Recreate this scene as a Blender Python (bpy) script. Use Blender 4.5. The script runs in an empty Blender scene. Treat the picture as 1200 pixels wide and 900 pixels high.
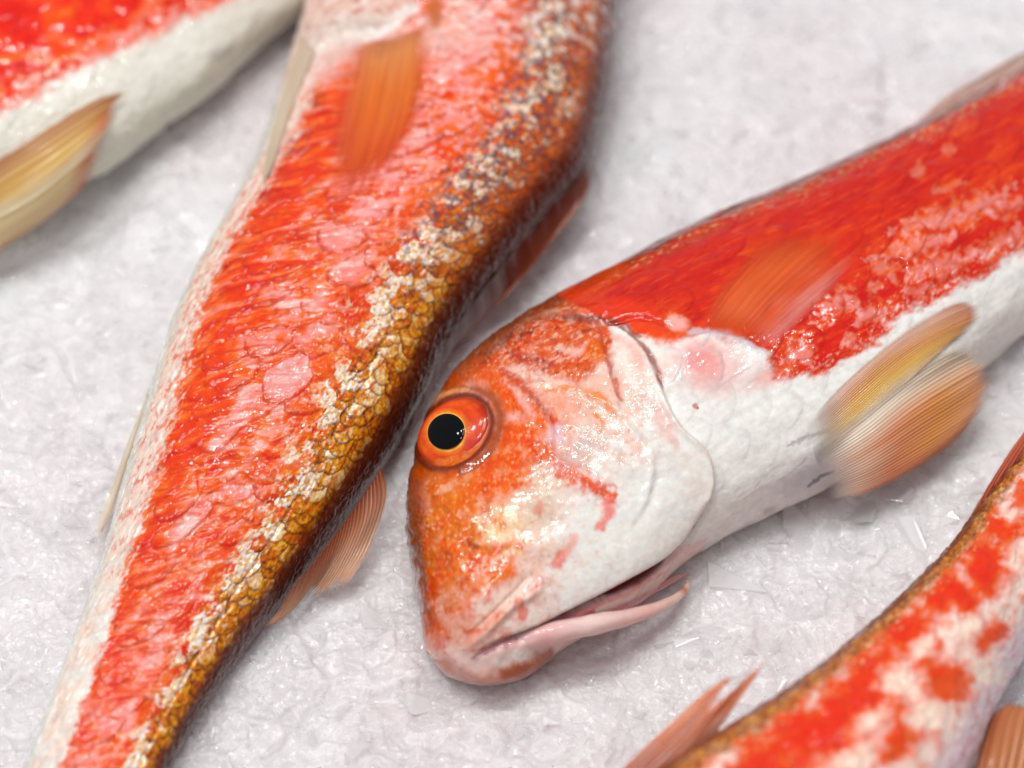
import bpy, math
import numpy as np
from mathutils import Vector, Matrix

# ------------------------------------------------------------------ camera, world, lamps, exposure
sc = bpy.context.scene
COL = sc.collection
TILT = math.radians(35.0)
DIST = 0.45
LENS = 100.0
TGT = np.array([0.0, 0.0, 0.010])
CAM = TGT + DIST * np.array([0.0, -math.sin(TILT), math.cos(TILT)])
cd = bpy.data.cameras.new('camera')
cam = bpy.data.objects.new('camera', cd)
COL.objects.link(cam)
cam.location = CAM
cam.rotation_euler = (TILT, 0, 0)
cd.lens = LENS
cd.sensor_width = 36.0
cd.clip_start = 0.01
cd.clip_end = 20.0
sc.camera = cam

R3 = np.array(Matrix.Rotation(TILT, 3, 'X'))
KX = 36.0 / LENS / 1200.0

def W(px, py, z):
    """point at height z (metres) seen at photo position px,py -> (...,3)"""
    px = np.asarray(px, float); py = np.asarray(py, float); z = np.asarray(z, float)
    d = np.stack([(px - 600) * KX, -(py - 450) * KX, -np.ones_like(px * 1.0)], -1) @ R3.T
    t = (z - CAM[2]) / d[..., 2]
    return CAM + d * t[..., None]

def PROJ(P):
    q = (P - CAM) @ R3
    return 600 + q[..., 0] / (-q[..., 2]) / KX, 450 - q[..., 1] / (-q[..., 2]) / KX, -q[..., 2]

_f = W(526, 508, 0.021)
cd.dof.use_dof = True
cd.dof.focus_distance = float(PROJ(_f[None])[2][0])
cd.dof.aperture_fstop = 8.0

world = bpy.data.worlds.new('World')
sc.world = world
world.use_nodes = True
bg = world.node_tree.nodes['Background']
bg.inputs[0].default_value = (0.93, 0.96, 1.0, 1)
bg.inputs[1].default_value = 0.455

def area(name, loc, tgt, size, power, color=(1, 1, 1)):
    l = bpy.data.lights.new(name, 'AREA')
    l.shape = 'DISK'; l.size = size; l.energy = power; l.color = color
    o = bpy.data.objects.new(name, l); COL.objects.link(o)
    o.location = loc
    o.rotation_euler = (Vector(tgt) - Vector(loc)).to_track_quat('-Z', 'Y').to_euler()
    return o
area('stall_lamp', (-0.13, 0.0, 1.18), (0, 0, 0), 0.24, 1.8, (1.0, 0.985, 0.96))
for _x, _y, _p in ((-0.62, 0.10, 1.6), (-0.38, 0.14, 2.0), (-0.14, 0.18, 2.0), (0.10, 0.22, 1.6), (0.34, 0.26, 1.2), (-0.30, -0.22, 1.3)):
    area('stall_lamp', (_x, _y, 1.08), (0, 0, 0), 0.065, _p * .86, (1.0, 0.985, 0.96))

sc.view_settings.view_transform = 'Standard'
sc.view_settings.look = 'None'
sc.view_settings.exposure = 0.07
sc.view_settings.gamma = 1.0
sc.render.engine = 'CYCLES'
sc.render.resolution_x = 1024
sc.render.resolution_y = 768

# ------------------------------------------------------------------ numeric helpers
def lin(r, g, b):
    c = np.array([r, g, b], float) / 255.0
    return np.where(c <= 0.04045, c / 12.92, ((c + 0.055) / 1.055) ** 2.4)

def sm(x, a, b):
    t = np.clip((x - a) / (b - a), 0, 1)
    return t * t * (3 - 2 * t)

def _h(ix, iy, seed):
    ix = ix.astype(np.int64).astype(np.uint64); iy = iy.astype(np.int64).astype(np.uint64)
    h = ix * np.uint64(374761393) + iy * np.uint64(668265263) + np.uint64(seed * 2654435761 % (2**32))
    h &= np.uint64(0xffffffff)
    h = ((h ^ (h >> np.uint64(13))) * np.uint64(1274126177)) & np.uint64(0xffffffff)
    h = ((h ^ (h >> np.uint64(16))) * np.uint64(2246822519)) & np.uint64(0xffffffff)
    h ^= h >> np.uint64(15)
    return (h & np.uint64(0xffffff)).astype(float) / 16777215.0

def vnoise(x, y, seed=0):
    """gradient noise, about -1..1"""
    x0 = np.floor(x); y0 = np.floor(y); fx = x - x0; fy = y - y0
    ux = fx * fx * fx * (fx * (fx * 6 - 15) + 10); uy = fy * fy * fy * (fy * (fy * 6 - 15) + 10)
    def g(ix, iy, dx, dy):
        a = _h(ix, iy, seed) * 2 * math.pi
        return np.cos(a) * dx + np.sin(a) * dy
    n00 = g(x0, y0, fx, fy); n10 = g(x0 + 1, y0, fx - 1, fy)
    n01 = g(x0, y0 + 1, fx, fy - 1); n11 = g(x0 + 1, y0 + 1, fx - 1, fy - 1)
    return 1.5 * ((n00 * (1 - ux) + n10 * ux) * (1 - uy) + (n01 * (1 - ux) + n11 * ux) * uy)

def fbm(x, y, seed=0, oc=4):
    s = 0; a = 1.0; t = 0
    for i in range(oc):
        s = s + a * vnoise(x * 2 ** i + 17.3 * i, y * 2 ** i - 9.1 * i, seed + i); t += a; a *= 0.55
    return s / t

def voro(x, y, seed=0, jit=0.9):
    """F1, F2, random id, offset to the nearest point"""
    x0 = np.floor(x); y0 = np.floor(y)
    f1 = np.full(x.shape, 9.0); f2 = np.full(x.shape, 9.0); rid = np.zeros(x.shape)
    ox = np.zeros(x.shape); oy = np.zeros(x.shape)
    for i in (-1, 0, 1):
        for j in (-1, 0, 1):
            cx = x0 + i; cy = y0 + j
            dx = cx + 0.5 + (_h(cx, cy, seed) - .5) * jit - x
            dy = cy + 0.5 + (_h(cx, cy, seed + 7) - .5) * jit - y
            d = np.sqrt(dx * dx + dy * dy)
            m = d < f1
            f2 = np.where(m, f1, np.minimum(f2, d))
            rid = np.where(m, _h(cx, cy, seed + 13), rid)
            ox = np.where(m, dx, ox); oy = np.where(m, dy, oy)
            f1 = np.where(m, d, f1)
    return f1, f2, rid, ox, oy

def catmull(P, n, uniform=False):
    """resample control points (k,d) to n points, smooth, chord spaced"""
    P = np.asarray(P, float)
    k = len(P)
    if k == 2:
        t = np.linspace(0, 1, n)[:, None]
        return P[0] * (1 - t) + P[1] * t
    d = np.sqrt((np.diff(P[:, :2], axis=0) ** 2).sum(1)) + 1e-9
    T = np.concatenate([[0], np.cumsum(d)])
    if uniform: T = np.arange(k).astype(float)
    M = np.zeros_like(P)
    for i in range(k):
        if i == 0: M[i] = (P[1] - P[0]) / (T[1] - T[0])
        elif i == k - 1: M[i] = (P[-1] - P[-2]) / (T[-1] - T[-2])
        else:
            a = (P[i] - P[i - 1]) / (T[i] - T[i - 1]); b = (P[i + 1] - P[i]) / (T[i + 1] - T[i])
            w = (T[i + 1] - T[i]) / (T[i + 1] - T[i - 1])
            M[i] = a * w + b * (1 - w)
    t = np.linspace(0, T[-1], n)
    i = np.clip(np.searchsorted(T, t, side='right') - 1, 0, k - 2)
    h = (T[i + 1] - T[i])[:, None]; u = ((t - T[i])[:, None]) / h
    return ((2 * u**3 - 3 * u**2 + 1) * P[i] + (u**3 - 2 * u**2 + u) * h * M[i]
            + (-2 * u**3 + 3 * u**2) * P[i + 1] + (u**3 - u**2) * h * M[i + 1])

def sdline(x, y, pts, n=None):
    """distance, signed side (+ on the left hand of travel in image space), 0..1 along"""
    C = catmull(pts, n or max(8, 4 * len(pts)))
    best = np.full(x.shape, 1e9); side = np.zeros(x.shape); along = np.zeros(x.shape)
    m = len(C) - 1
    for i in range(m):
        a = C[i]; b = C[i + 1]; e = b - a; L2 = (e * e).sum() + 1e-12
        t = np.clip(((x - a[0]) * e[0] + (y - a[1]) * e[1]) / L2, 0, 1)
        dx = x - (a[0] + t * e[0]); dy = y - (a[1] + t * e[1])
        d = np.sqrt(dx * dx + dy * dy)
        s = e[0] * dy - e[1] * dx
        k = d < best
        best = np.where(k, d, best); side = np.where(k, -np.sign(s), side); along = np.where(k, (i + t) / m, along)
    return best, side, along

def inpoly(x, y, P):
    """signed distance to polygon, positive inside"""
    P = np.asarray(P, float); n = len(P)
    best = np.full(x.shape, 1e9); ins = np.zeros(x.shape, bool)
    for i in range(n):
        a = P[i]; b = P[(i + 1) % n]; e = b - a
        t = np.clip(((x - a[0]) * e[0] + (y - a[1]) * e[1]) / ((e * e).sum() + 1e-12), 0, 1)
        d = np.hypot(x - (a[0] + t * e[0]), y - (a[1] + t * e[1]))
        best = np.minimum(best, d)
        c = (a[1] > y) != (b[1] > y)
        xi = (b[0] - a[0]) * (y - a[1]) / (b[1] - a[1] + 1e-12) + a[0]
        ins ^= c & (x < xi)
    return np.where(ins, best, -best)

def scales(s, w, dx, dy, seed=0, jit=0.18):
    """imbricated scales: r (0 centre .. 1 free edge), random id, lengthwise offset"""
    i0 = np.floor(s / dx)
    done = np.zeros(s.shape, bool)
    r = np.zeros(s.shape); rid = np.zeros(s.shape); ds_ = np.zeros(s.shape)
    a = 1.45 * dx; b = 0.66 * dy
    for k in (-1, 0, 1):
        ci = i0 + k
        off = np.where(np.mod(ci, 2) == 0, 0.0, 0.5)
        jb = np.floor(w / dy - off + 0.5)
        for q in (0, -1, 1):
            j = jb + q
            cx = (ci + (_h(ci, j, seed) - .5) * jit) * dx
            cy = (j + off + (_h(ci, j, seed + 3) - .5) * jit) * dy
            u = (s - cx) / a; v = (w - cy) / b
            d = np.sqrt(np.maximum(u, 0) ** 2 + v * v + 0.35 * np.minimum(u, 0) ** 2)
            m = (~done) & (d < 1)
            r = np.where(m, d, r); rid = np.where(m, _h(ci, j, seed + 5), rid); ds_ = np.where(m, u, ds_)
            done |= m
    return r, rid, ds_

# ------------------------------------------------------------------ mesh helpers
def quad_mesh(name, V, F, mat, parent=None, attrs=None, smooth=True):
    me = bpy.data.meshes.new(name)
    F = np.asarray(F, np.int32)
    me.vertices.add(len(V)); me.vertices.foreach_set('co', np.asarray(V, np.float32).ravel())
    n = F.shape[1]
    me.loops.add(F.size); me.loops.foreach_set('vertex_index', F.ravel())
    me.polygons.add(len(F)); me.polygons.foreach_set('loop_start', np.arange(0, F.size, n, dtype=np.int32))
    me.update(calc_edges=True)
    me.polygons.foreach_set('use_smooth', np.full(len(F), smooth))
    for k, A in (attrs or {}).items():
        at = me.attributes.new(k, 'FLOAT_COLOR', 'POINT')
        B = np.ones((len(V), 4), np.float32); B[:, :3] = A
        at.data.foreach_set('color', B.ravel())
    me.materials.append(mat)
    o = bpy.data.objects.new(name, me); COL.objects.link(o)
    if parent:
        o.parent = parent
        o.matrix_parent_inverse = Matrix.Translation(-parent.location)
    return o

def grid_faces(nu, nv, wrap=False):
    i = np.arange(nu - 1)[:, None]
    jn = nv if wrap else nv - 1
    j = np.arange(jn)[None, :]
    j2 = (j + 1) % nv
    return np.stack([i * nv + j, (i + 1) * nv + j, (i + 1) * nv + j2, i * nv + j2], -1).reshape(-1, 4)

def normals(G, wrap):
    du = np.gradient(G, axis=0)
    if wrap: dv = (np.roll(G, -1, 1) - np.roll(G, 1, 1)) / 2
    else: dv = np.gradient(G, axis=1)
    n = np.cross(du, dv)
    return n / (np.linalg.norm(n, axis=-1, keepdims=True) + 1e-15)

def thing(name, label, cat, loc, group=None):
    o = bpy.data.objects.new(name, None); COL.objects.link(o)
    o.location = loc; o.empty_display_size = 0.02
    o['label'] = label; o['category'] = cat
    if group: o['group'] = group
    return o

# ------------------------------------------------------------------ materials
def nodes(name):
    m = bpy.data.materials.new(name); m.use_nodes = True
    nt = m.node_tree; p = nt.nodes['Principled BSDF']
    return m, nt, p

def skin_material(name, bump=0.25, coat=0.8, sss=0.18, var=0.18):
    m, nt, p = nodes(name)
    N = nt.nodes; L = nt.links
    a = N.new('ShaderNodeAttribute'); a.attribute_name = 'skin'
    q = N.new('ShaderNodeAttribute'); q.attribute_name = 'finish'
    sep = N.new('ShaderNodeSeparateColor'); L.new(q.outputs['Color'], sep.inputs[0])
    tc = N.new('ShaderNodeTexCoord')
    n1 = N.new('ShaderNodeTexNoise'); n1.inputs['Scale'].default_value = 900; n1.inputs['Detail'].default_value = 5
    n2 = N.new('ShaderNodeTexNoise'); n2.inputs['Scale'].default_value = 260; n2.inputs['Detail'].default_value = 4
    L.new(tc.outputs['Object'], n1.inputs['Vector']); L.new(tc.outputs['Object'], n2.inputs['Vector'])
    mr = N.new('ShaderNodeMapRange'); L.new(n1.outputs['Fac'], mr.inputs['Value'])
    mr.inputs['From Min'].default_value = .3; mr.inputs['From Max'].default_value = .7
    mr.inputs['To Min'].default_value = 1 - var; mr.inputs['To Max'].default_value = 1 + var
    mul = N.new('ShaderNodeVectorMath'); mul.operation = 'SCALE'
    L.new(a.outputs['Color'], mul.inputs[0]); L.new(mr.outputs[0], mul.inputs['Scale'])
    L.new(mul.outputs[0], p.inputs['Base Color'])
    L.new(sep.outputs[0], p.inputs['Roughness']); L.new(sep.outputs[1], p.inputs['Metallic'])
    p.inputs['Subsurface Weight'].default_value = sss
    p.inputs['Subsurface Radius'].default_value = (1.0, 0.35, 0.25)
    p.inputs['Subsurface Scale'].default_value = 0.0015
    p.inputs['Coat Weight'].default_value = coat
    p.inputs['Coat Roughness'].default_value = 0.09
    p.inputs['Specular IOR Level'].default_value = 0.06
    p.inputs['Coat IOR'].default_value = 1.38
    b1 = N.new('ShaderNodeBump'); b1.inputs['Strength'].default_value = bump; b1.inputs['Distance'].default_value = 0.0004
    b2 = N.new('ShaderNodeBump'); b2.inputs['Strength'].default_value = bump; b2.inputs['Distance'].default_value = 0.0010
    L.new(n1.outputs['Fac'], b1.inputs['Height']); L.new(n2.outputs['Fac'], b2.inputs['Height'])
    L.new(b2.outputs[0], b1.inputs['Normal']); L.new(b1.outputs[0], p.inputs['Normal'])
    b3 = N.new('ShaderNodeBump'); b3.inputs['Strength'].default_value = bump; b3.inputs['Distance'].default_value = 0.0005
    b4 = N.new('ShaderNodeBump'); b4.inputs['Strength'].default_value = .07; b4.inputs['Distance'].default_value = 0.0004
    L.new(n2.outputs['Fac'], b3.inputs['Height']); L.new(n1.outputs['Fac'], b4.inputs['Height']); L.new(b3.outputs[0], b4.inputs['Normal']); L.new(b4.outputs[0], p.inputs['Coat Normal'])
    return m

def fin_material(name):
    m, nt, p = nodes(name)
    N = nt.nodes; L = nt.links
    a = N.new('ShaderNodeAttribute'); a.attribute_name = 'skin'
    q = N.new('ShaderNodeAttribute'); q.attribute_name = 'finish'
    sep = N.new('ShaderNodeSeparateColor'); L.new(q.outputs['Color'], sep.inputs[0])
    L.new(a.outputs['Color'], p.inputs['Base Color'])
    L.new(sep.outputs[0], p.inputs['Roughness']); L.new(sep.outputs[2], p.inputs['Alpha'])
    p.inputs['Coat Weight'].default_value = 0.4; p.inputs['Coat Roughness'].default_value = 0.15
    tr = N.new('ShaderNodeBsdfTranslucent'); L.new(a.outputs['Color'], tr.inputs[0])
    tp = N.new('ShaderNodeBsdfTransparent')
    mx = N.new('ShaderNodeMixShader'); mx2 = N.new('ShaderNodeMixShader')
    L.new(sep.outputs[2], mx2.inputs[0]); L.new(tp.outputs[0], mx2.inputs[1]); L.new(tr.outputs[0], mx2.inputs[2])
    mx.inputs[0].default_value = 0.12
    L.new(p.outputs[0], mx.inputs[1]); L.new(mx2.outputs[0], mx.inputs[2])
    out = [n for n in N if n.type == 'OUTPUT_MATERIAL'][0]
    L.new(mx.outputs[0], out.inputs[0])
    return m

MSKIN = skin_material('fish_skin', bump=.10, coat=.9, sss=.08, var=.08)
MWET = skin_material('wet_lip_skin', bump=.06, coat=1.0, sss=.2, var=.05)
MFIN = fin_material('fin_membrane')
MEYE = skin_material('eye_iris', bump=0.04, coat=.5, sss=0.0, var=0.1)
mp, _, pp = nodes('eye_pupil')
pp.inputs['Base Color'].default_value = (0.002, 0.003, 0.004, 1); pp.inputs['Roughness'].default_value = 0.04; pp.inputs['IOR'].default_value = 1.33; pp.inputs['Specular IOR Level'].default_value = .3
MPUP = mp

# ------------------------------------------------------------------ fish body builder
class Body:
    """lofted fish: stations are (back x,y, belly x,y, half thickness cm, centre height cm)"""
    def __init__(self, st, nu, nvt, nvb, ex=0.9, skew=0.12):
        C = catmull_st(st, nu)
        U = C[:, 0:2].copy(); Lo = C[:, 2:4].copy(); th = C[:, 4] * .01; zc = C[:, 5] * .01
        self.U0, self.L0 = U.copy(), Lo.copy()
        tt = np.linspace(0, math.pi, nvt)
        tb = np.linspace(math.pi, 2 * math.pi, nvb + 2)[1:-1]
        th_ = np.concatenate([tt, tb])
        cx = -np.cos(th_)
        sz = np.sign(np.sin(th_)) * np.abs(np.sin(th_)) ** ex
        sz = sz * (1 - skew * cx)
        for it in range(6):
            A = W(U[:, 0], U[:, 1], zc); B = W(Lo[:, 0], Lo[:, 1], zc)
            M = (A + B) / 2; H = (B - A) / 2
            G = M[:, None, :] + H[:, None, :] * cx[None, :, None]
            G[:, :, 2] += th[:, None] * sz[None, :]
            if it == 5: break
            px, py, _ = PROJ(G)
            e = self.L0 - self.U0; Ln = np.sqrt((e * e).sum(1)) + 1e-9; e = e / Ln[:, None]
            d = (px - self.U0[:, 0:1]) * e[:, 0:1] + (py - self.U0[:, 1:2]) * e[:, 1:2]
            U -= e * (d.min(1))[:, None] * 0.9
            Lo -= e * (d.max(1) - Ln)[:, None] * 0.9
        self.G = G; self.nu = nu; self.nv = len(th_); self.nvt = nvt
        self.v = np.broadcast_to((th_ / math.pi)[None, :], G.shape[:2]).copy()
        self.v = np.where(self.v > 1, 2 - self.v, self.v)
        c = G.mean(1)
        s = np.concatenate([[0], np.cumsum(np.linalg.norm(np.diff(c, axis=0), axis=1))]) / 1.35e-4
        self.s = np.broadcast_to(s[:, None], G.shape[:2]).copy()
        al = np.concatenate([np.zeros((nu, 1)), np.cumsum(np.linalg.norm(np.diff(G, axis=1), axis=2), 1)], 1) / 1.35e-4
        mid = al[:, nvt // 2]
        self.w = al - mid[:, None]
        self.px, self.py, _ = PROJ(G)
        e = self.L0 - self.U0; Ln = np.sqrt((e * e).sum(1)) + 1e-9
        self.p = np.clip(((self.px - self.U0[:, 0:1]) * e[:, 0:1] + (self.py - self.U0[:, 1:2]) * e[:, 1:2]) / (Ln * Ln)[:, None], 0, 1)
        self.h = np.zeros(G.shape[:2])
        self.col = np.zeros(G.shape); self.col[:] = lin(236, 234, 228)
        self.rough = np.full(G.shape[:2], 0.32); self.metal = np.zeros(G.shape[:2])
        self.wx = self.px + 5 * fbm(self.px / 26, self.py / 26, 3) + 1.6 * fbm(self.px / 6, self.py / 6, 5, 2)
        self.wy = self.py + 5 * fbm(self.px / 26, self.py / 26, 11) + 1.6 * fbm(self.px / 6, self.py / 6, 15, 2)
    # --- selection by bounding box
    def _sel(self, pts, m):
        P = np.asarray(pts, float)
        return ((self.wx > P[:, 0].min() - m) & (self.wx < P[:, 0].max() + m) &
                (self.wy > P[:, 1].min() - m) & (self.wy < P[:, 1].max() + m))
    def mix(self, mask, c, sel=None):
        c = lin(*c) if isinstance(c, tuple) else c
        if sel is None:
            self.col += (c - self.col) * mask[..., None]
        else:
            self.col[sel] += (c - self.col[sel]) * mask[:, None]
    def line(self, pts, w, c, op=1.0, soft=0.8, taper=0.35, amp=0.6, ns=13, seed=1, raw=False):
        sel = self._sel(pts, w * 2.2 + 12)
        x, y = (self.px[sel], self.py[sel]) if raw else (self.wx[sel], self.wy[sel])
        if not len(x): return
        d, _, t = sdline(x, y, pts)
        ww = w * (1 - taper * np.abs(2 * t - 1) ** 2)
        d = d + w * amp * fbm(x / ns, y / ns, seed, 5)
        self.mix(op * sm(-d, -ww * (1 + soft), -ww * (1 - soft)), c, sel)
    def blob(self, cx, cy, rx, ry, rot, c, op=1.0, soft=0.5, amp=0.3, ns=14, seed=2):
        r = max(rx, ry); sel = self._sel([(cx, cy)], r * 2.2)
        x, y = self.wx[sel], self.wy[sel]
        if not len(x): return
        a = math.radians(rot); u = (x - cx) * math.cos(a) - (y - cy) * math.sin(a); v = (x - cx) * math.sin(a) + (y - cy) * math.cos(a)
        d = np.sqrt((u / rx) ** 2 + (v / ry) ** 2) + amp * fbm(x / ns, y / ns, seed, 4)
        self.mix(op * sm(-d, -(1 + soft), -(1 - soft)), c, sel)
    def poly(self, pts, c, op=1.0, soft=8, amp=10, ns=20, seed=4):
        sd = inpoly(self.wx, self.wy, pts) + amp * fbm(self.px / ns, self.py / ns, seed, 5)
        m = op * sm(sd, -soft, soft)
        self.mix(m, c)
        return m
    # --- relief in mm
    def ridge(self, pts, w, h, taper=1.0):
        sel = self._sel(pts, w * 3)
        x, y = self.px[sel], self.py[sel]
        if not len(x): return
        d, _, t = sdline(x, y, pts)
        e = np.clip(1 - taper * np.abs(2 * t - 1) ** 3, 0, 1)
        self.h[sel] += h * 1e-3 * np.exp(-(d / w) ** 2) * e
    def step(self, pts, w, h, reach, taper=1.0):
        """raised on the left side of travel, falling away over reach"""
        sel = self._sel(pts, reach * 2.5)
        x, y = self.px[sel], self.py[sel]
        if not len(x): return
        d, s, t = sdline(x, y, pts)
        e = np.clip(1 - taper * np.abs(2 * t - 1) ** 4, 0, 1)
        sd = d * s
        self.h[sel] += h * 1e-3 * sm(sd, -w, w) * np.exp(-(np.maximum(sd, 0) / reach) ** 2) * e
    def bump(self, cx, cy, rx, ry, rot, h, p=1.0):
        a = math.radians(rot); x, y = self.px - cx, self.py - cy
        u = x * math.cos(a) - y * math.sin(a); v = x * math.sin(a) + y * math.cos(a)
        self.h += h * 1e-3 * np.exp(-((u / rx) ** 2 + (v / ry) ** 2) ** p)
    def finish(self, parent):
        n = normals(self.G, True)
        c = self.G.mean(1, keepdims=True)
        if ((n * (self.G - c)).sum(-1)).mean() < 0: n = -n; flip = True
        else: flip = False
        ends = np.clip(np.minimum(np.arange(self.nu), np.arange(self.nu)[::-1]) / 6.0, 0, 1)[:, None]
        self.G = self.G + n * (self.h * ends)[..., None]
        self.N = n
        F = grid_faces(self.nu, self.nv, True)
        V = self.G.reshape(-1, 3)
        caps = []
        k = len(V)
        V = np.vstack([V, self.G[0].mean(0), self.G[-1].mean(0)])
        j = np.arange(self.nv); j2 = (j + 1) % self.nv
        b0 = np.stack([np.full(self.nv, k), j, j2, j2], -1)
        o = (self.nu - 1) * self.nv
        b1 = np.stack([np.full(self.nv, k + 1), o + j2, o + j, o + j], -1)
        lu = (self.col @ np.array([.3, .6, .1]))[..., None]; ch = (self.col.max(-1) - self.col.min(-1))[..., None]
        self.col = lu + (self.col - lu) * (1 + .13 * sm(ch, .1, .5))
        ch = ch[..., 0]; lb = sm(-self.col[..., 2], -.16, -.05); self.col[..., 1] += .013 * sm(ch, .25, .6) * lb; self.col[..., 2] *= 1 - .6 * sm(ch, .35, .7) * lb
        Cc = self.col.reshape(-1, 3); Cc = np.vstack([Cc, Cc[0], Cc[-1]])
        f = np.stack([self.rough, self.metal, np.ones_like(self.rough)], -1).reshape(-1, 3); f = np.vstack([f, f[0], f[-1]])
        if not flip: pass
        me_f = F if not flip else F[:, ::-1]
        o_ = quad_mesh('body', V, me_f, MSKIN, parent, {'skin': np.clip(Cc, 0.002, 0.95), 'finish': np.clip(f, 0, 1)})
        # triangular caps
        import bmesh
        bm = bmesh.new(); bm.from_mesh(o_.data); bm.verts.ensure_lookup_table()
        for q in (b0, b1):
            for r in q:
                try: bm.faces.new([bm.verts[i] for i in r[:3]])
                except ValueError: pass
        for f_ in bm.faces: f_.smooth = True
        bm.to_mesh(o_.data); bm.free()
        # height lookup on a 4 px raster
        self.px, self.py, _ = PROJ(self.G)
        self.rx0, self.ry0 = -400, -400; self.rs = 4
        nx = 600; Z = np.full((nx, nx), -1.0)
        ix = ((self.px[:, :self.nvt] - self.rx0) / self.rs).astype(int).clip(0, nx - 1)
        iy = ((self.py[:, :self.nvt] - self.ry0) / self.rs).astype(int).clip(0, nx - 1)
        np.maximum.at(Z, (iy.ravel(), ix.ravel()), self.G[:, :self.nvt, 2].ravel())
        self.Z = Z
        return o_
    def zat(self, x, y):
        x = np.asarray(x, float); y = np.asarray(y, float)
        fx = np.clip((x - self.rx0) / self.rs - .5, 0, self.Z.shape[1] - 2); fy = np.clip((y - self.ry0) / self.rs - .5, 0, self.Z.shape[0] - 2)
        ix = fx.astype(int); iy = fy.astype(int); a = fx - ix; b = fy - iy
        z = self.Z
        q = [z[iy, ix], z[iy, ix + 1], z[iy + 1, ix], z[iy + 1, ix + 1]]
        m = np.max(q, axis=0)
        q = [np.where(k < 0, m, k) for k in q]
        return (q[0] * (1 - a) + q[1] * a) * (1 - b) + (q[2] * (1 - a) + q[3] * a) * b

def catmull_st(st, n):
    """stations: parameter from mid-line chord length"""
    S = np.asarray(st, float)
    mid = np.stack([(S[:, 0] + S[:, 2]) / 2, (S[:, 1] + S[:, 3]) / 2], -1)
    return catmull(np.concatenate([mid, S], 1), n)[:, 2:]

def fin(name, parent, rows, colfn, nray=14, nt=70, nq=None, body=None, lift=0.4, jag=0.12, notch=0.05,
        thick=0.22, ridge=0.25, seed=0, wave=0.0, mat=None, basefade=1.0, edge=.07, settle=2.0):
    """rows: rays from base to tip, (px,py,z cm); blended into a rayed sheet with thickness"""
    nq = nq or nray * 8
    A = np.stack([catmull(np.asarray(r, float), nt, True) for r in rows], 0)     # rows, nt, 3
    B = np.stack([catmull(A[:, k, :], nq, True) for k in range(nt)], 1)          # nq, nt, 3
    q = np.linspace(0, 1, nq); t = np.linspace(0, 1, nt)
    ri = q * nray
    rr = np.abs(ri - np.round(ri)) * 2
    ray = 1 - sm(rr, 0.15, 0.75)
    rj = _h(np.round(ri), np.full(nq, 5.0), seed)
    ext = 1 - jag * rj - notch * (1 - ray)
    # shorten each ray: resample along t
    T = np.clip(t[None, :] * ext[:, None], 0, 1) * (nt - 1)
    i = np.clip(T.astype(int), 0, nt - 2); f = (T - i)[..., None]
    k = np.arange(nq)[:, None]
    B = B[k, i] * (1 - f) + B[k, i + 1] * f
    Q, Tt = np.meshgrid(q, t, indexing='ij')
    z = B[..., 2] * .01
    z = z + wave * 1e-3 * np.sin(Q * 7 + 3 * Tt + seed) * Tt
    if body is not None:
        zb = body.zat(B[..., 0], B[..., 1]) + lift * 1e-3 * (0.3 + Tt)
        z = np.where(zb > z, zb, z)
        for _k in range(40):
            zz = z.copy()
            zz[1:-1] = (z[:-2] + 2 * z[1:-1] + z[2:]) / 4
            zz[:, 1:-1] = (zz[:, :-2] + 2 * zz[:, 1:-1] + zz[:, 2:]) / 4
            z = zz
            if _k < 25: z = np.maximum(z, np.where(Q < settle, zb, z))
    P = W(B[..., 0], B[..., 1], z)
    n = normals(P, False)
    if n[..., 2].mean() < 0: n = -n
    P = P + n * (ridge * 1e-3 * (ray[:, None] * (1 - .5 * Tt)))[..., None]
    R = np.broadcast_to(ray[:, None], Q.shape)
    c, al = colfn(Q, Tt, R, B[..., 0], B[..., 1])
    st = fbm(Q * nray * 1.3, Tt * 1.6, seed + 60, 3)
    c = c * (1 + .24 * st * sm(Tt, 0, .3))[..., None] * (1 + .25 * st[..., None] * np.array([-.2, .5, .9]))
    nz = .03 * fbm(Q * 9, Tt * 9, seed + 40, 3)
    al = al * sm(Q + nz, 0, edge) * sm(1 - Q + nz, 0, edge) * sm(1 - Tt + nz, 0.0, .05 + edge) * (basefade + (1 - basefade) * sm(Tt, 0, .22))
    top = P; bot = P - n * thick * 1e-3
    V = np.vstack([top.reshape(-1, 3), bot.reshape(-1, 3)])
    F1 = grid_faces(nq, nt); F2 = F1[:, ::-1] + nq * nt
    o = nq * nt
    idx = np.arange(nq * nt).reshape(nq, nt)
    loop = np.concatenate([idx[0, :], idx[1:, -1], idx[-1, -2::-1], idx[-2:0:-1, 0]])
    l2 = np.roll(loop, -1)
    E = np.stack([loop, loop + o, l2 + o, l2], -1)
    cc = np.vstack([c.reshape(-1, 3)] * 2)
    fi = np.stack([np.full(al.size, .35), np.zeros(al.size), al.ravel()], -1); fi = np.vstack([fi, fi])
    return quad_mesh(name, V, np.vstack([F1, F2, E]), mat or MFIN, parent,
                     {'skin': np.clip(cc, 0.002, .95), 'finish': np.clip(fi, 0, 1)})

def ramp(t, stops):
    t = np.asarray(t); out = np.zeros(t.shape + (3,))
    xs = [s[0] for s in stops]; cs = np.array([lin(*s[1]) for s in stops])
    for k in range(3): out[..., k] = np.interp(t, xs, cs[:, k])
    return out

def base_of(stn, z=0.0):
    S = np.asarray(stn, float)
    m = S[len(S) // 2]
    p = W((m[0] + m[2]) / 2, (m[1] + m[3]) / 2, z)
    return tuple(float(v) for v in p)

GROUP = 'red mullets laid on the crushed ice'

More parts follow.
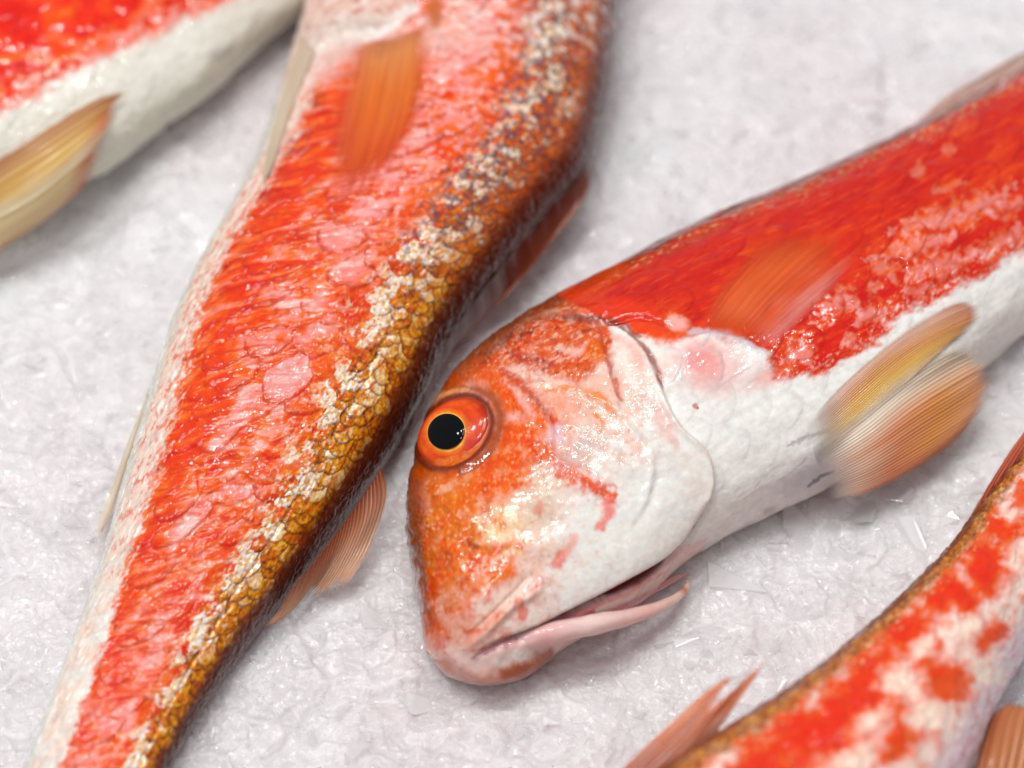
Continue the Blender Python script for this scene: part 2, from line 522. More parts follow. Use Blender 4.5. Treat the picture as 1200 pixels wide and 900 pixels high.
def relief_scales(b, dx=30, dy=36, amp=0.22, mask=1.0, seed=0, warp=5):
    s = b.s + warp * fbm(b.s / 60, b.w / 60, seed + 1, 3); w = b.w + warp * fbm(b.s / 50, b.w / 50, seed + 2, 3)
    r, rid, ds = scales(s, w, dx, dy, seed)
    b.h += amp * 1e-3 * mask * (sm(r, 0.2, 0.92) - 0.8 * sm(r, 0.94, 1.0) + 0.5 * (rid - .5))
    return r, rid, ds

# ================================================================== MAIN FISH (centre right, head towards the camera)
def fish_centre():
    st = [  # back x,y, belly x,y, half thickness, centre height (cm)
        (500, 764, 510, 774, 0.05, 0.85),
        (495, 748, 522, 784, 0.30, 0.85),
        (490, 722, 540, 792, 0.58, 0.88),
        (483, 685, 572, 797, 0.85, 0.92),
        (473, 640, 608, 791, 1.05, 0.97),
        (470, 590, 645, 768, 1.20, 1.00),
        (476, 535, 682, 744, 1.32, 1.03),
        (496, 478, 722, 722, 1.42, 1.05),
        (540, 422, 765, 695, 1.50, 1.08),
        (600, 376, 803, 660, 1.56, 1.10),
        (680, 332, 850, 630, 1.60, 1.12),
        (760, 288, 905, 603, 1.60, 1.12),
        (840, 248, 962, 578, 1.58, 1.12),
        (920, 216, 1030, 536, 1.55, 1.10),
        (1000, 178, 1098, 486, 1.50, 1.08),
        (1080, 140, 1164, 428, 1.42, 1.05),
        (1150, 104, 1230, 372, 1.32, 1.00),
        (1230, 62, 1300, 310, 1.15, 0.92),
        (1340, 5, 1400, 205, 0.90, 0.80),
        (1470, -62, 1512, 70, 0.62, 0.68),
        (1590, -112, 1622, -18, 0.42, 0.60),
        (1660, -140, 1690, -58, 0.22, 0.55),
    ]
    root = thing('red_mullet', 'red and white mullet in the middle with a black eye and barbels at its mouth', 'fish', base_of(st), GROUP)
    b = Body(st, 1050, 430, 60, ex=0.86, skew=0.05)
    X, Y = b.px, b.py
    # ---- relief
    OP = [(700, 372), (745, 400), (772, 452), (797, 503), (826, 530), (834, 560), (822, 600), (790, 647), (722, 690), (655, 725), (600, 752)]
    behind = sdline(X, Y, OP)
    side = behind[0] * behind[1]
    head = sm(-side * 1.0, -6, 6)     # which side is the head? checked below
    # head lies left of OP; image-space left-of-travel sign
    hx = sdline(np.array([650.0]), np.array([560.0]), OP); sgn = float(hx[1][0])
    inside = side * sgn
    head = sm(inside, -4, 4)
    ops = OP if sgn > 0 else OP[::-1]
    b.step(ops, 3.0, 1.3, 60, taper=0.9)
    b.ridge([(826, 592), (806, 628), (786, 650), (722, 690), (655, 725), (612, 748)], 5.0, -1.9, taper=0.7)
    b.ridge([(765, 450), (792, 500), (824, 530), (831, 560), (820, 600)], 5, 0.5)
    # preopercle and bony crests
    b.step([(587, 430), (627, 467), (647, 507), (650, 530), (673, 550), (715, 577)][::int(sgn)], 4, 0.5, 22)
    b.ridge([(585, 428), (625, 465), (646, 505), (648, 528), (674, 549), (712, 573)], 6, 0.25)
    b.ridge([(592, 438), (640, 448), (690, 462), (735, 490), (762, 530), (758, 580), (728, 632)], 5, 0.35)
    b.ridge([(735, 500), (770, 545), (762, 585), (722, 640)], 7, -0.35)
    b.ridge([(705, 382), (716, 430), (727, 472), (735, 500)], 3.5, -0.45)
    b.ridge([(620, 366), (665, 374), (705, 380), (750, 372), (800, 390)], 4, -0.7)
    b.ridge([(640, 372), (690, 366), (740, 364)], 5, 0.4)
    b.ridge([(700, 520), (740, 560)], 10, 0.3)
    b.bump(610, 590, 42, 34, 30, 0.6)
    b.bump(800, 430, 50, 36, -20, 0.9, 1.3)          # pectoral shoulder
    b.step([(905, 448), (902, 420), (880, 402), (830, 392), (795, 400)], 4, 0.6, 40)
    # eye socket and lids
    b.bump(531, 505, 50, 36, 40, -2.0, 2.2)
    a = np.linspace(0, 2 * math.pi, 14)
    def ell(rx, ry, rot=40, cx=531, cy=505, a=a):
        r = math.radians(rot)
        u = rx * np.cos(a); v = ry * np.sin(a)
        return list(zip(cx + u * math.cos(r) + v * math.sin(r), cy - u * math.sin(r) + v * math.cos(r)))
    b.ridge(ell(50, 36), 5, 0.55, taper=0)
    b.ridge(ell(64, 50), 5, -0.35, taper=0)
    # nostrils, snout folds, lips
    b.bump(548, 638, 7, 4, 20, -0.8); b.bump(560, 640, 14, 9, 20, 0.35); b.bump(557, 644, 4, 3, 0, -0.6)
    b.ridge([(540, 765), (573, 737), (600, 710), (630, 690), (640, 672)], 5.5, 0.75)
    b.ridge([(545, 748), (575, 722), (598, 700), (622, 672)], 3.5, -0.55)
    b.ridge([(556, 770), (580, 757), (607, 747), (640, 735)], 4.0, -1.5)
    b.ridge([(530, 765), (545, 783), (572, 790), (610, 784), (640, 768)], 8, 0.9, taper=.5)
    b.ridge([(520, 735), (545, 720), (575, 690), (600, 655)], 9, 0.35)
    b.ridge([(500, 745), (515, 725), (520, 700)], 6, -0.4)
    b.ridge([(600, 640), (640, 640), (670, 620)], 14, 0.5)
    b.ridge([(655, 500), (700, 520), (745, 545)], 5, -0.25)
    b.h += 0.16e-3 * fbm(X / 30, Y / 30, 40, 4) * head
    cr = fbm(X / 17 + 2 * fbm(X / 50, Y / 50, 4), Y / 17, 44, 4)
    b.h += -0.12e-3 * np.exp(-(cr / 0.06) ** 2) * head * sm(Y, 520, 430)
    b.h += .55e-3 * fbm(X / 16, Y / 16, 421, 4) * sm(-b.p, -.16, 0) * head * sm(Y, 560, 600)
    b.h += .22e-3 * fbm(X / 12, Y / 12, 423, 4) * sm(-b.p, -.30, -.05) * head
    # scales behind the head
    bodym = 1 - head
    r, rid, ds = relief_scales(b, 44, 46, 0.17, bodym * (0.3 + 0.7 * sm(b.p, 0.65, 0.4)), 21, 8)
    b.h += 0.15e-3 * fbm(b.s / 60, b.w / 22, 9, 4) * bodym
    m0 = sm(b.p, .66, .5)
    b.h += (0.16e-3 * fbm(b.s / 46, b.w / 28, 12, 2) + .05e-3 * fbm(b.s / 9, b.w / 13, 14, 3) * m0) * bodym
    b.h += 0.16e-3 * fbm(X / 16, Y / 16, 16, 3) * head * sm(X, 560, 640) * (1 - .7 * sm(np.hypot(X - 690, Y - 520), 70, 130))

    # ---- colour
    along = 0.86 * X - 0.5 * Y; across = 0.5 * X + 0.86 * Y
    n1 = fbm(along / 55, across / 20, 31, 5); n2 = fbm(along / 14, across / 7, 37, 4); n3 = fbm(X / 5, Y / 5, 33, 3)
    b.mix(sm(n1, 0.1, 0.6) * .35, (222, 210, 206))
    RED = [(560, 330), (700, 250), (900, 160), (1200, 20), (1700, -260), (1760, -60), (1400, 180), (1200, 292), (1150, 325), (1100, 348),
           (1060, 372), (1012, 410), (962, 438), (906, 446), (898, 418), (872, 402), (820, 395), (790, 402), (750, 392), (700, 378), (640, 368), (590, 390)]
    sd = inpoly(b.wx, b.wy, RED)
    edge = sd + 16 * n1 + 8 * n2
    m = sm(edge, -6, 8) * bodym
    red = ramp(np.clip(.5 + .6 * n1 + 0.12 * n2, 0, 1), [(0, (166, 24, 0)), (.35, (192, 38, 0)), (.6, (206, 52, 2)), (.85, (222, 80, 10)), (1, (236, 120, 60))])
    b.mix(m, red)
    b.mix(m * sm(-b.p, -.34, -.12) * .6, (184, 30, 2))
    crim = sm(sd, 90, 30) * sm(X, 880, 960)
    b.mix(m * crim * .55, (206, 26, 22))
    # gold-brown back rim
    du = b.p
    b.mix(bodym * sm(-du, -.08, -.03) * sm(n2, -.3, .5) * .8, (150, 70, 20))
    b.mix(bodym * sm(-du, -.032, -.010) * .85, (96, 48, 26))
    b.mix(bodym * sm(-np.abs(du - .035), -.022, -.008) * sm(fbm(b.s / 9, b.w / 6, 8, 4), .12, .4) * .75, (222, 180, 140))
    # white breaks in the red flank
    for p, w_, o in [([(1040, 275), (1085, 262), (1130, 250), (1195, 212)], 9, .75), ([(1030, 300), (1075, 290), (1120, 276)], 9, .65),
                  ([(1062, 322), (1100, 312), (1150, 296)], 9, .7), ([(1012, 305), (1040, 318), (1052, 340)], 6, .6), ([(962, 362), (990, 352), (1004, 368)], 8, .75), ([(1000, 382), (1030, 366), (1040, 380)], 7, .7),
                  ([(918, 425), (940, 412), (952, 430)], 7, .7), ([(1070, 200), (1085, 198)], 6, .45), ([(1105, 180), (1120, 172)], 5, .4), ([(1160, 250), (1200, 240)], 8, .6), ([(1060, 345), (1090, 335)], 7, .6), ([(1140, 306), (1200, 268)], 9, .6),
                  ([(1015, 345), (1030, 335)], 6, .6), ([(985, 405), (1005, 395)], 6, .7), ([(1090, 225), (1130, 215)], 4, .4)]:
        b.line(p, w_ * 1.25, (240, 186, 180), o * .6, soft=1.0, amp=2.2, ns=11, taper=.9)
    sp = sm(rid + .5 * n1 + .25 * n2, .55, .85) * sm(r, 1.0, .6) * sm(sd, 100, 40) * sm(sd, 0, 12) * m * sm(X, 900, 950)
    n6 = fbm(b.s / 9, b.w / 6, 471, 4)
    b.mix(sp * .6 * sm(n6, -.4, .3), (232, 120, 106))
    b.mix(sp * sm(n6 + .5 * n2, .0, .4) * .8, (244, 206, 200))
    b.mix(sp * sm(n6, .25, .5) * .6, (252, 240, 234))
    b.mix(m * sm(fbm(b.s / 40, b.w / 7, 473, 4), .1, .45) * .45, (232, 90, 20))
    b.mix(m * sm(-fbm(b.s / 44, b.w / 8, 475, 4), .1, .45) * .45, (168, 22, 4))
    sp2 = sm(n3 + n2, .1, .6) * sm(-np.abs(sd - 6), -24, 0) * bodym * sm(X, 890, 920)
    b.mix(sp2 * .7, (236, 190, 184))
    # scale edges on red flank
    b.mix(m * sm(r, .86, .97) * (.15 + .35 * rid), (178, 26, 12))
    b.mix(m * sm(rid, .72, .95) * (1 - r) * .3 * sm(X, 700, 900), (236, 110, 84))
    # belly tints
    b.blob(832, 432, 42, 26, -10, (232, 142, 138), .75, soft=.8)
    b.blob(818, 420, 18, 12, 20, (228, 120, 118), .5, soft=.8)
    b.blob(905, 440, 24, 10, 20, (226, 120, 112), .6, soft=.9)
    b.line([(800, 392), (845, 392), (890, 412)], 6, (206, 196, 200), .7)
    b.blob(816, 477, 4, 2.4, -40, (190, 20, 10), 1, soft=.3, amp=.1)
    b.blob(950, 555, 46, 20, 30, (190, 184, 192), .7, soft=.8)
    b.line([(925, 520), (950, 512), (980, 500)], 3, (110, 90, 110), .5, amp=1.2, ns=6)
    b.line([(948, 572), (962, 560), (975, 552)], 2, (70, 66, 84), .8, amp=.8, ns=5)
    b.blob(900, 598, 8, 3, 20, (150, 110, 100), .7)
    b.mix(bodym * (1 - m) * sm(r, .8, .95) * .3 * sm(b.p, .95, .6), (206, 196, 198))
    b.mix(bodym * (1 - m) * sm(rid, .6, 1) * .25, (248, 244, 240))
    b.mix(bodym * (1 - m) * sm(fbm(X / 30, Y / 22, 63, 4), .0, .5) * .22, (206, 196, 190))
    b.mix(bodym * (1 - m) * sm(fbm(X / 9, Y / 9, 61, 4), .25, .6) * .22, (204, 180, 180))
    # ---------------- head
    hd = head
    b.mix(hd * sm(n1, -.2, .4) * .5, (236, 214, 200))
    b.blob(700, 470, 70, 45, 30, (232, 204, 192), .7, soft=.7)
    b.line([(500, 470), (545, 418), (600, 372), (660, 340), (720, 312)], 17, (196, 70, 22), .9, amp=.5)
    b.line([(640, 380), (690, 366), (760, 368)], 14, (216, 58, 16), .85, amp=.6)
    b.blob(525, 630, 88, 135, 10, (212, 88, 42), .85, soft=.6, amp=.45)
    b.blob(610, 520, 70, 70, 10, (222, 104, 52), .6, soft=.8, amp=.6)
    b.blob(640, 480, 60, 30, 40, (226, 130, 96), .5, soft=.8, amp=.7)
    b.blob(720, 450, 50, 30, 40, (228, 150, 120), .4, soft=.8, amp=.9)
    # lower cheek, white
    b.blob(735, 600, 90, 50, 40, (228, 226, 220), .8, soft=.6)
    # face orange masses
    b.blob(520, 615, 62, 95, 18, (206, 106, 44), .95, soft=.5, amp=.35)
    b.blob(565, 570, 45, 40, 0, (222, 92, 30), .85, soft=.6, amp=.5)
    b.blob(486, 610, 24, 90, 6, (178, 74, 22), .85, soft=.7, amp=.5)
    b.blob(500, 655, 28, 22, 0, (190, 96, 24), .7, soft=.7, amp=.6)
    b.blob(496, 566, 20, 12, 30, (214, 140, 116), .5, soft=.7, amp=.5)
    b.line([(475, 560), (488, 575), (500, 600)], 9, (214, 160, 152), .6)
    b.line([(503, 612), (525, 590), (548, 566)], 10, (226, 130, 40), .6, amp=.8)
    b.line([(520, 575), (540, 560), (556, 548)], 7, (236, 214, 190), .7, amp=1)
    b.blob(598, 604, 36, 26, 15, (236, 210, 178), .85, soft=.7, amp=.5)
    b.blob(625, 578, 32, 28, 30, (226, 208, 188), .9, soft=.6, amp=.35)
    b.blob(636, 600, 16, 20, 30, (204, 180, 160), .5, soft=.7)
    b.blob(590, 630, 26, 18, 0, (238, 206, 160), .7, soft=.8, amp=.7)
    b.line([(590, 596), (588, 620), (600, 640)], 4, (232, 150, 60), .7, amp=1)
    b.line([(566, 600), (580, 612), (596, 634), (612, 650)], 3, (240, 208, 160), .7, amp=1)
    b.line([(610, 660), (635, 650), (660, 640)], 10, (232, 206, 190), .6)
    b.line([(520, 640), (550, 655), (580, 645)], 12, (226, 84, 34), .75, amp=1, ns=12)
    b.line([(500, 690), (525, 668), (560, 672), (600, 668)], 9, (224, 84, 36), .8, amp=1.1, ns=12)
    b.line([(508, 735), (498, 705), (510, 680)], 12, (206, 64, 24), .85, amp=.7)
    b.blob(494, 718, 11, 26, 10, (110, 40, 14), .75, soft=.7, amp=.6)
    b.blob(487, 665, 9, 26, 8, (120, 56, 18), .6, soft=.7, amp=.6)
    b.blob(538, 692, 28, 14, 20, (230, 170, 148), .7, soft=.6, amp=.4)
    b.blob(545, 662, 18, 8, 10, (232, 160, 120), .4, soft=.7, amp=.8)
    b.line([(552, 724), (575, 700), (592, 676), (600, 655)], 5, (226, 110, 60), .75, amp=.8)
    b.line([(555, 712), (590, 700), (622, 690)], 12, (236, 212, 202), .85, amp=.6)
    b.line([(520, 722), (545, 735), (580, 725)], 11, (230, 168, 150), .85, amp=.5)
    b.blob(512, 748, 16, 14, 0, (214, 78, 44), .7, soft=.7)
    b.line([(545, 640), (552, 638), (562, 640)], 2.5, (120, 60, 30), .7)
    b.blob(655, 655, 12, 7, 60, (214, 74, 56), .8, soft=.6, amp=.5)
    b.line([(650, 660), (668, 642), (672, 628)], 5, (234, 160, 150), .6, amp=.9)
    # orange sweep around and above the eye
    b.line([(520, 448), (548, 430), (580, 446), (600, 470), (606, 500)], 17, (220, 66, 18), .95, amp=.6)
    b.line([(500, 462), (520, 436), (552, 410)], 9, (150, 64, 24), .8, amp=.6)
    b.line([(530, 434), (560, 412), (572, 420)], 7, (236, 196, 160), .7, amp=.9)
    b.blob(606, 515, 40, 24, 40, (222, 72, 26), .95, soft=.5, amp=.6)
    b.blob(588, 556, 34, 30, 0, (220, 80, 24), .9, soft=.6, amp=.6)
    b.line([(592, 500), (625, 500), (648, 492)], 7, (226, 84, 50), .7, amp=1.2)
    b.blob(602, 488, 11, 7, 10, (240, 206, 196), .8, soft=.6, amp=.7)
    b.line([(590, 530), (600, 522), (612, 528)], 3, (236, 170, 150), .6, amp=1.2)
    b.line([(640, 533), (660, 548), (688, 566), (712, 580)], 11, (214, 50, 24), .9, amp=1.5, ns=11)
    b.line([(620, 520), (640, 533)], 12, (216, 56, 24), .9, amp=.6)
    b.line([(712, 580), (712, 600), (704, 618)], 7, (226, 96, 88), .75, amp=1.0)
    b.line([(676, 552), (700, 560), (716, 566)], 3, (240, 206, 198), .8, amp=1.2)
    b.blob(680, 528, 34, 14, 30, (206, 182, 178), .85, soft=.6, amp=.4)
    b.line([(642, 490), (656, 500), (646, 520)], 4, (208, 52, 36), .8, amp=.6)
    b.blob(652, 510, 9, 13, 0, (232, 200, 210), .8, soft=.6, amp=.6)
    b.line([(588, 434), (612, 452), (630, 472), (648, 494)], 5, (176, 58, 52), .85, amp=.8, ns=6)
    b.line([(596, 428), (640, 448), (690, 462)], 5, (228, 196, 180), .9, amp=.7)
    b.line([(594, 446), (610, 466), (626, 486)], 4, (238, 192, 184), .7, amp=1.2)
    b.line([(640, 458), (672, 456), (706, 470), (722, 490)], 4, (230, 120, 60), .8, amp=1.0)
    b.line([(696, 486), (706, 496), (704, 506)], 3, (222, 120, 40), .8)
    b.blob(606, 384, 70, 22, 32, (176, 66, 22), .85, soft=.7, amp=.5)
    b.blob(668, 352, 40, 14, 28, (200, 56, 12), .85, soft=.6, amp=.5)
    # crown
    CR = [(556, 430), (578, 404), (615, 378), (665, 370), (712, 378), (722, 400), (704, 425), (680, 448), (650, 440), (615, 432), (590, 428)]
    mc = b.poly(CR, (204, 66, 28), .95, soft=6, amp=9, ns=14)
    b.mix(mc * sm(fbm(along / 18, across / 6, 71, 4), .1, .35) * .8, (232, 176, 156))
    b.mix(mc * sm(fbm(along / 13, across / 7, 77, 4), .15, .3) * .7, (128, 36, 24))
    b.line([(600, 417), (625, 422), (645, 428)], 6, (150, 40, 44), .7, amp=1)
    b.line([(655, 408), (675, 414), (690, 405)], 5, (236, 190, 176), .7, amp=1)
    b.blob(700, 412, 16, 12, 0, (214, 92, 34), .7, amp=.6)
    b.line([(566, 424), (578, 408), (600, 392)], 4, (84, 34, 18), .75, amp=.7)
    b.line([(604, 402), (612, 394), (626, 388)], 2, (60, 26, 22), .8, amp=.8)
    b.line([(640, 370), (690, 374), (728, 378), (750, 396)], 3.5, (110, 40, 26), .75, amp=.7)
    b.line([(612, 376), (640, 366), (668, 362)], 2.5, (226, 190, 150), .7, amp=1.0)
    b.line([(700, 384), (708, 410), (716, 432), (727, 470)], 3, (176, 62, 50), .8, amp=.5)
    b.line([(728, 384), (750, 404), (768, 432), (775, 458)], 3.5, (140, 44, 24), .8, amp=.9, raw=True)
    b.line([(772, 455), (795, 500), (822, 528), (832, 556), (824, 592)], 2, (214, 180, 168), .6, amp=.8, raw=True)
    b.line([(728, 420), (738, 440), (745, 456)], 8, (242, 228, 220), .8, amp=1)
    b.line([(720, 395), (740, 410), (752, 432)], 5, (232, 180, 172), .7, amp=1)
    b.line([(752, 470), (772, 490), (790, 520)], 9, (226, 168, 160), .6, amp=1)
    b.line([(700, 500), (735, 515), (750, 540)], 6, (234, 182, 170), .6, amp=1)
    b.line([(742, 380), (780, 396), (800, 392)], 9, (220, 70, 30), .9, amp=.6)
    b.blob(793, 378, 13, 9, -20, (238, 176, 164), .9, soft=.5, amp=.4)
    ck = hd * sm(-np.hypot((X - 700) / 1.0, (Y - 500) / .8), -110, -40)
    b.mix(ck * sm(fbm(X / 16, Y / 12, 401, 5), -.05, .35) * .45, (234, 160, 134))
    b.mix(ck * sm(fbm(X / 12, Y / 16, 403, 5), .1, .4) * .5, (216, 186, 176))
    b.mix(ck * sm(fbm(X / 8, Y / 8, 405, 4), .25, .5) * .5, (212, 92, 60))
    b.mix(hd * sm(fbm(X / 6, Y / 6, 407, 4), .1, .45) * .35 * sm(X, 700, 640), (240, 206, 186))
    pk = hd * sm(fbm(X / 18, Y / 18, 411, 6), .0, .3) * sm(X, 720, 600)
    b.mix(pk * .38, (232, 172, 156))
    b.mix(hd * sm(fbm(X / 20, Y / 24, 413, 6), .05, .3) * sm(X, 690, 600) * .6, (204, 48, 14))
    fl_ = hd * sm(-np.hypot((X - 520) / 1.0, (Y - 640) / 1.9), -62, -20)
    b.mix(fl_ * sm(fbm(X / 20, Y / 20, 431, 5), -.2, .2) * .6, (208, 84, 30))
    b.mix(fl_ * sm(fbm(X / 14, Y / 14, 433, 5), .1, .35) * .6, (160, 62, 18))
    b.line([(560, 726), (600, 694), (632, 664), (645, 640)], 8, (236, 206, 190), .7, amp=.8)
    # speckle on head
    f1, f2, rid2, _, _ = voro(X / 5.0, Y / 5.0, 3)
    b.mix(hd * sm(rid2, .82, 1) * sm(-f1, -.45, -.2) * sm(Y, 760, 560) * .5, (244, 214, 190))
    b.mix(hd * sm(n3, .2, .6) * .25, (240, 206, 170))
    b.mix(hd * sm(-n3, .15, .55) * .5 * sm(X, 740, 580), (160, 52, 12))
    b.mix(hd * sm(fbm(X / 11, Y / 11, 83, 5), .12, .4) * .4 * sm(X, 700, 560), (190, 66, 14))
    b.mix(hd * sm(fbm(X / 9, Y / 9, 87, 5), .2, .45) * .45 * sm(X, 800, 700), (238, 186, 150))
    # front silhouette, dark olive-brown skin of the forehead
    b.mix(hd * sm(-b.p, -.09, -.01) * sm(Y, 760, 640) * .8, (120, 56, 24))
    # eye surround
    b.blob(531, 505, 82, 64, 40, (206, 84, 34), .55, soft=.5, amp=.5)
    b.line(ell(51, 37), 5, (110, 34, 10), .95, amp=.3, raw=True)
    b.line(ell(60, 46, a=np.linspace(-.9, 2.0, 8)), 5, (140, 58, 18), .8, amp=.4, raw=True)
    b.line(ell(58, 44, a=np.linspace(3.6, 5.6, 8)), 4, (232, 170, 130), .6, amp=.8, raw=True)
    # mouth, slit, jaw strip
    JS = [(600, 752), (655, 727), (722, 692), (790, 650), (830, 628), (800, 700), (700, 748), (640, 775)]
    b.poly(JS, (230, 196, 190), .95, soft=3, amp=2)
    b.line([(640, 742), (690, 722), (740, 700), (780, 678)], 9, (208, 110, 118), .85, soft=.6, amp=.5)
    b.line([(700, 716), (745, 696), (790, 670), (818, 652)], 4, (236, 226, 214), .9, amp=.3, raw=True)
    b.line([(600, 750), (655, 724), (722, 688), (786, 648), (808, 628), (824, 600)], 4.5, (84, 14, 8), .98, soft=.4, taper=.9, amp=.2, raw=True)
    b.line([(690, 708), (735, 686), (770, 665), (800, 640)], 5.0, (116, 24, 16), .95, soft=.4, taper=1.0, amp=.2, raw=True)
    b.line([(522, 778), (552, 792), (600, 788), (640, 770)], 11, (206, 132, 112), .9, amp=.4)
    b.line([(590, 786), (620, 778), (644, 764)], 8, (156, 74, 36), .85, amp=.5)
    b.line([(536, 768), (560, 774), (590, 762), (620, 750)], 7, (232, 196, 190), .95, amp=.3)
    b.line([(556, 771), (580, 763), (606, 750)], 3, (172, 112, 124), .8, amp=.5)
    b.rough[:] = .38 - .06 * hd + .08 * n1
    b.metal[:] = .0
    body = b.finish(root)

    # ---- eye: domed iris disc in the socket, pupil on it
    cz = b.zat(531, 505) + 0.0008
    c0 = W(531, 505, cz)
    q = (np.abs(b.px - 531) < 70) & (np.abs(b.py - 505) < 60) & (np.arange(b.nv)[None, :] < b.nvt)
    nn = b.N[q].mean(0); nn /= np.linalg.norm(nn)
    vd = (CAM - c0); vd /= np.linalg.norm(vd)
    n0 = nn * .55 + vd * .45; n0 /= np.linalg.norm(n0)
    def onplane(x, y, c=c0, n=n0):
        P = W(x, y, 0.0); d = P - CAM
        t = ((c - CAM) @ n) / (d @ n)
        return CAM + d * t[..., None]
    def dome(name, cx, cy, rx, ry, rot, H, mat, par, colf, lift=0.0, nr=40, na=96):
        rr = np.linspace(0.02, 1, nr)[:, None] * np.ones((1, na)); aa = np.linspace(0, 2 * math.pi, na, endpoint=False)[None, :] * np.ones((nr, 1))
        r_ = math.radians(rot); u = rx * rr * np.cos(aa); v = ry * rr * np.sin(aa)
        x = cx + u * math.cos(r_) + v * math.sin(r_); y = cy - u * math.sin(r_) + v * math.cos(r_)
        P = onplane(x, y) + n0 * ((lift + H * (np.sqrt(np.maximum(1 - (rr * .96) ** 2, 0)) - .28)) * 1e-3)[..., None]
        V = P.reshape(-1, 3); F = grid_faces(nr, na, True)
        V = np.vstack([V, V[:na] - n0 * 0]);
        cc = colf(rr, aa, x, y).reshape(-1, 3); cc = np.vstack([cc, cc[:na]])
        k = len(V) - na
        # close the centre with a small fan of quads
        j = np.arange(0, na, 2)
        V = np.vstack([V[:k], P[0].mean(0)]); cc = np.vstack([cc[:k], cc[0]])
        F2 = np.stack([np.full(na // 2, k), j, (j + 1) % na, (j + 2) % na], -1)
        f = np.tile([.2, 0, 1.0], (len(V), 1))
        return quad_mesh(name, V, np.vstack([F[:, ::-1], F2[:, ::-1]][:]), mat, par, {'skin': cc, 'finish': f})
    def iris(rr, aa, x, y):
        dp = np.hypot(x - 526, y - 508) / 21.0 * (1 + .05 * fbm(x / 16, y / 16, 95, 3))
        nz = fbm(x / 7, y / 7, 91, 4); nl = fbm(x / 20, y / 20, 93, 3)
        c = ramp(np.clip((dp - 1) / 1.2 + .12 * nz, 0, 1), [(0, (236, 170, 60)), (.10, (232, 120, 34)), (.35, (214, 66, 16)), (.7, (222, 74, 18)), (1, (196, 50, 20))])
        pk = (np.exp(-((x - 556) ** 2 / 200 + (y - 518) ** 2 / 420)) * .9)[..., None]
        c = c * (1 - pk) + lin(200, 56, 62) * pk
        g = (sm(nl, .0, .5) * .45)[..., None]
        c = c * (1 - g) + lin(236, 110, 30) * g
        e = sm(rr, .84, .97)[..., None] * .75
        c = c * (1 - e) + lin(150, 40, 16) * e
        pr = sm(np.abs(dp - 1.03), .09, .02)[..., None]
        pr = pr * (.35 + .65 * sm(fbm(x / 12, y / 12, 97, 3), -.3, .3))[..., None]
        return c * (1 - pr) + lin(244, 190, 80) * pr
    eye = dome('eye', 531, 505, 47, 33.5, 40, 1.3, MEYE, root, iris)
    dome('pupil', 526, 508, 22, 20.5, 30, .6, MPUP, eye, lambda r_, a_, x, y: np.zeros(r_.shape + (3,)), lift=.95)

    # ---- barbels
    def tube(name, pts, par, cols, seg=20, n=140):
        C = catmull(np.asarray(pts, float), n, True)
        P = W(C[:, 0], C[:, 1], C[:, 2] * .01); r_ = C[:, 3] * 1.35e-4
        T = np.gradient(P, axis=0); T /= np.linalg.norm(T, axis=1, keepdims=True)
        up = np.array([0, 0, 1.0]); s_ = np.cross(T, up); s_ /= np.linalg.norm(s_, axis=1, keepdims=True); n_ = np.cross(s_, T)
        a_ = np.linspace(0, 2 * math.pi, seg, endpoint=False)
        k_ = 1 + 0.13 * fbm(np.linspace(0, 14, n)[:, None] + 0 * a_, a_[None, :] * 1.2 + np.zeros((n, 1)), 5, 3)
        G = P[:, None] + (r_[:, None] * k_)[..., None] * (np.cos(a_)[None, :, None] * s_[:, None] + np.sin(a_)[None, :, None] * n_[:, None])
        V = G.reshape(-1, 3); F = grid_faces(n, seg, True)
        col = ramp(np.repeat(np.linspace(0, 1, n), seg), cols)
        f = np.tile([.25, 0, 1.0], (len(V), 1))
        return quad_mesh(name, V, F, MWET, par, {'skin': col, 'finish': f})
    tube('barbel', [(560, 772, .9, 3), (580, 762, 1.15, 8), (612, 750, 1.35, 11), (650, 741, 1.4, 12.5), (700, 731, 1.3, 11.5), (740, 722, 1.1, 9), (775, 710, .85, 6.5), (798, 696, .6, 4.5), (806, 685, .5, 3), (802, 680, .5, 1)],
         root, [(0, (226, 190, 192)), (.12, (232, 206, 204)), (.3, (226, 172, 170)), (.42, (234, 206, 200)), (.6, (228, 180, 172)), (.75, (234, 206, 190)), (.8, (206, 120, 96)), (.84, (234, 206, 190)), (1, (226, 160, 140))])
    tube('barbel', [(648, 746, .9, 3), (690, 722, .95, 7), (730, 706, .85, 7), (770, 688, .6, 5), (795, 676, .45, 3), (806, 672, .35, 1)],
         root, [(0, (206, 120, 124)), (.5, (224, 150, 150)), (1, (230, 186, 180))])

    # ---- pectoral fin lying on the flank
    def pect(Q, T, R, x, y):
        n_ = fbm(Q * 9, T * 2.5, 5, 4); st_ = fbm(Q * 60, T * 1.6, 15, 2)
        c = ramp(np.clip(Q + .12 * n_, 0, 1), [(0, (222, 60, 2)), (.35, (236, 92, 12)), (.6, (232, 76, 10)), (.72, (236, 100, 70)), (.86, (240, 150, 140)), (1, (240, 160, 150))])
        k = (R * .10 + .18 * sm(st_, .1, .5))[..., None]
        c = c * (1 - k) + lin(244, 140, 50) * k
        al = (.70 + .06 * R) * (1 - .6 * sm(T, .5, 1)) 
        return c, al * sm(T, 0, .04)
